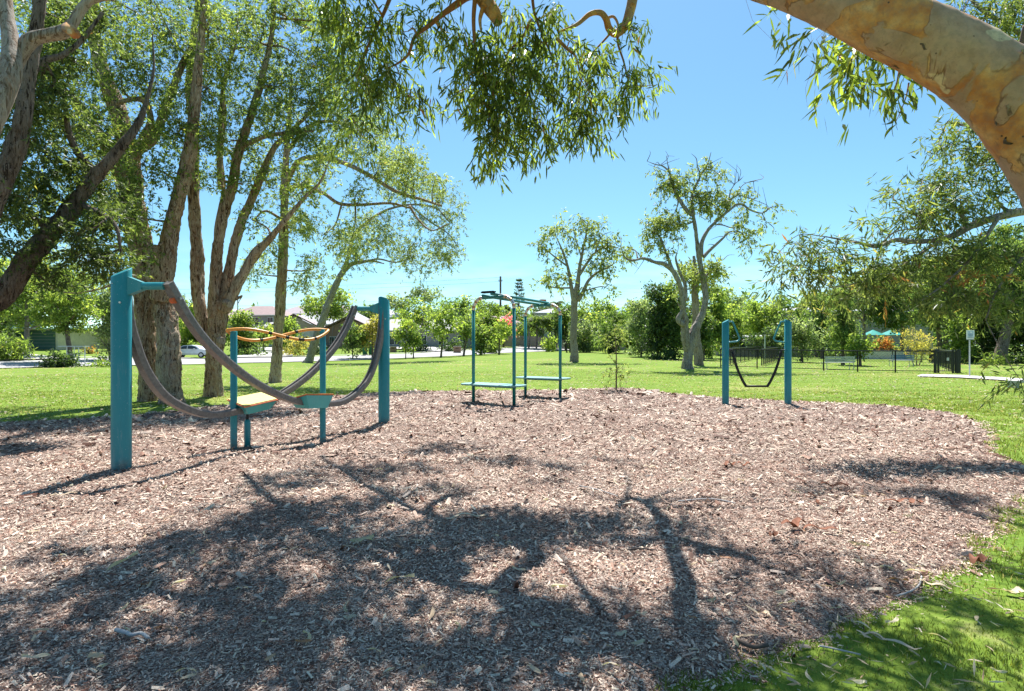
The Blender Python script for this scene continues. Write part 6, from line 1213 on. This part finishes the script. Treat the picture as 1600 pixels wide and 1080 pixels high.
# fine straw and shed leaves lying in the near grass
n = 2600; x = R.uniform(.3, 6, n); y = R.uniform(1.8, 5.6, n); k_ = (sdist(x, y) < .06) & (fnoise(np.stack([x*1.4, y*1.4, x*0], -1), 2, 4) > -.05); x, y = x[k_], y[k_]; n = len(x)
leaves('grass_litter', np.column_stack([x, y, terr(x, y)+.028+R.rand(n)*.015]), np.column_stack([R.normal(size=(n,2)), R.normal(size=n)*.15]), R.uniform(.03,.10,n), R.uniform(.004,.012,n), R.uniform(.25,.85,n), M['leaf_dry'])
M['barkstrip'] = flat('shed_bark', (.22,.085,.045), .8, vs=25); M['barkpale'] = flat('shed_bark_pale', (.55,.44,.30), .8, vs=25)
def bark(label, px, py, L_, wv, rz, mat='barkstrip', lift=.02):
    c_ = on(px, py); k = 9; V = []; rr_ = random.Random(int(px)); ph = rr_.random()*6
    for i in range(k):
        t_ = i/(k-1); w_ = wv*(.5+.5*math.sin(t_*math.pi))*(1+.3*math.sin(t_*9+ph)); y = .12*L_*math.sin(t_*4+ph); z = .012+lift*abs(math.sin(t_*5+ph))
        for s_, e_ in ((-1,.5),(0,0),(1,.6)): V.append((c_.x+(t_*L_-L_/2)*math.cos(rz)-(y+s_*w_)*math.sin(rz), c_.y+(t_*L_-L_/2)*math.sin(rz)+(y+s_*w_)*math.cos(rz), c_.z+z+e_*w_))
    o = npmesh('bark_strip', V, [[(i*3+j, i*3+j+1, i*3+3+j+1, i*3+3+j) for i in range(k-1) for j in range(2)]], M[mat], None, None, True, loc=tuple(c_)); link(o, label, 'bark strip')
for q in (('curled strip of rusty bark in the middle of the shade', 728,822,.34,.02,.1,'barkpale',.03),('crumpled red-brown bark piece below the strap seat, left', 1140,733,.16,.03,.2,'barkstrip',.04),('crumpled red-brown bark piece below the strap seat, right', 1164,735,.16,.035,-.2,'barkstrip',.05),('bark curl in the small shade patch at right', 1305,770,.26,.03,0,'barkstrip',.04),('bright orange bark strip right of centre, left end of a pair', 1402,798,.26,.02,-.1,'barkstrip',.03),('bright orange bark flake right of centre, right end of a pair', 1430,800,.16,.025,.1,'barkstrip',.03),('heap of dark red bark, nearest piece', 1240,840,.22,.04,.1,'barkstrip',.06),('heap of dark red bark, right-hand tail', 1282,845,.24,.02,-.15,'barkstrip',.03),('small red bark chip left of the dark heap', 1210,854,.08,.02,.4,'barkstrip',.03),('small red bark chip under the sunlit patch', 1278,794,.08,.015,1.2,'barkstrip',.03),('tan bark strip near the right grass edge', 1480,743,.3,.02,-.1,'barkpale',.03),('pale bark strip in the bottom right grass, upper', 1362,1000,.13,.012,-.8,'barkpale',.02),('long pale bark strip in the bottom right grass', 1398,1010,.22,.012,-.6,'barkpale',.02),('brown crumpled leaf cluster in the grass at right', 1530,885,.12,.03,.3,'barkstrip',.05),('pale stone-like bark flake at the very right edge of the grass', 1592,932,.14,.03,0,'barkpale',.02),('pale bark slab beside the curved twig', 1462,920,.16,.015,-.5,'barkpale',.02),('buff bark sliver in the sun at left centre', 100,785,.2,.012,.9,'barkpale',.02),('flat bark slab lying under the branch shadow at centre right', 1015,738,.14,.02,0,'barkpale',.02)):
    bark(*q)
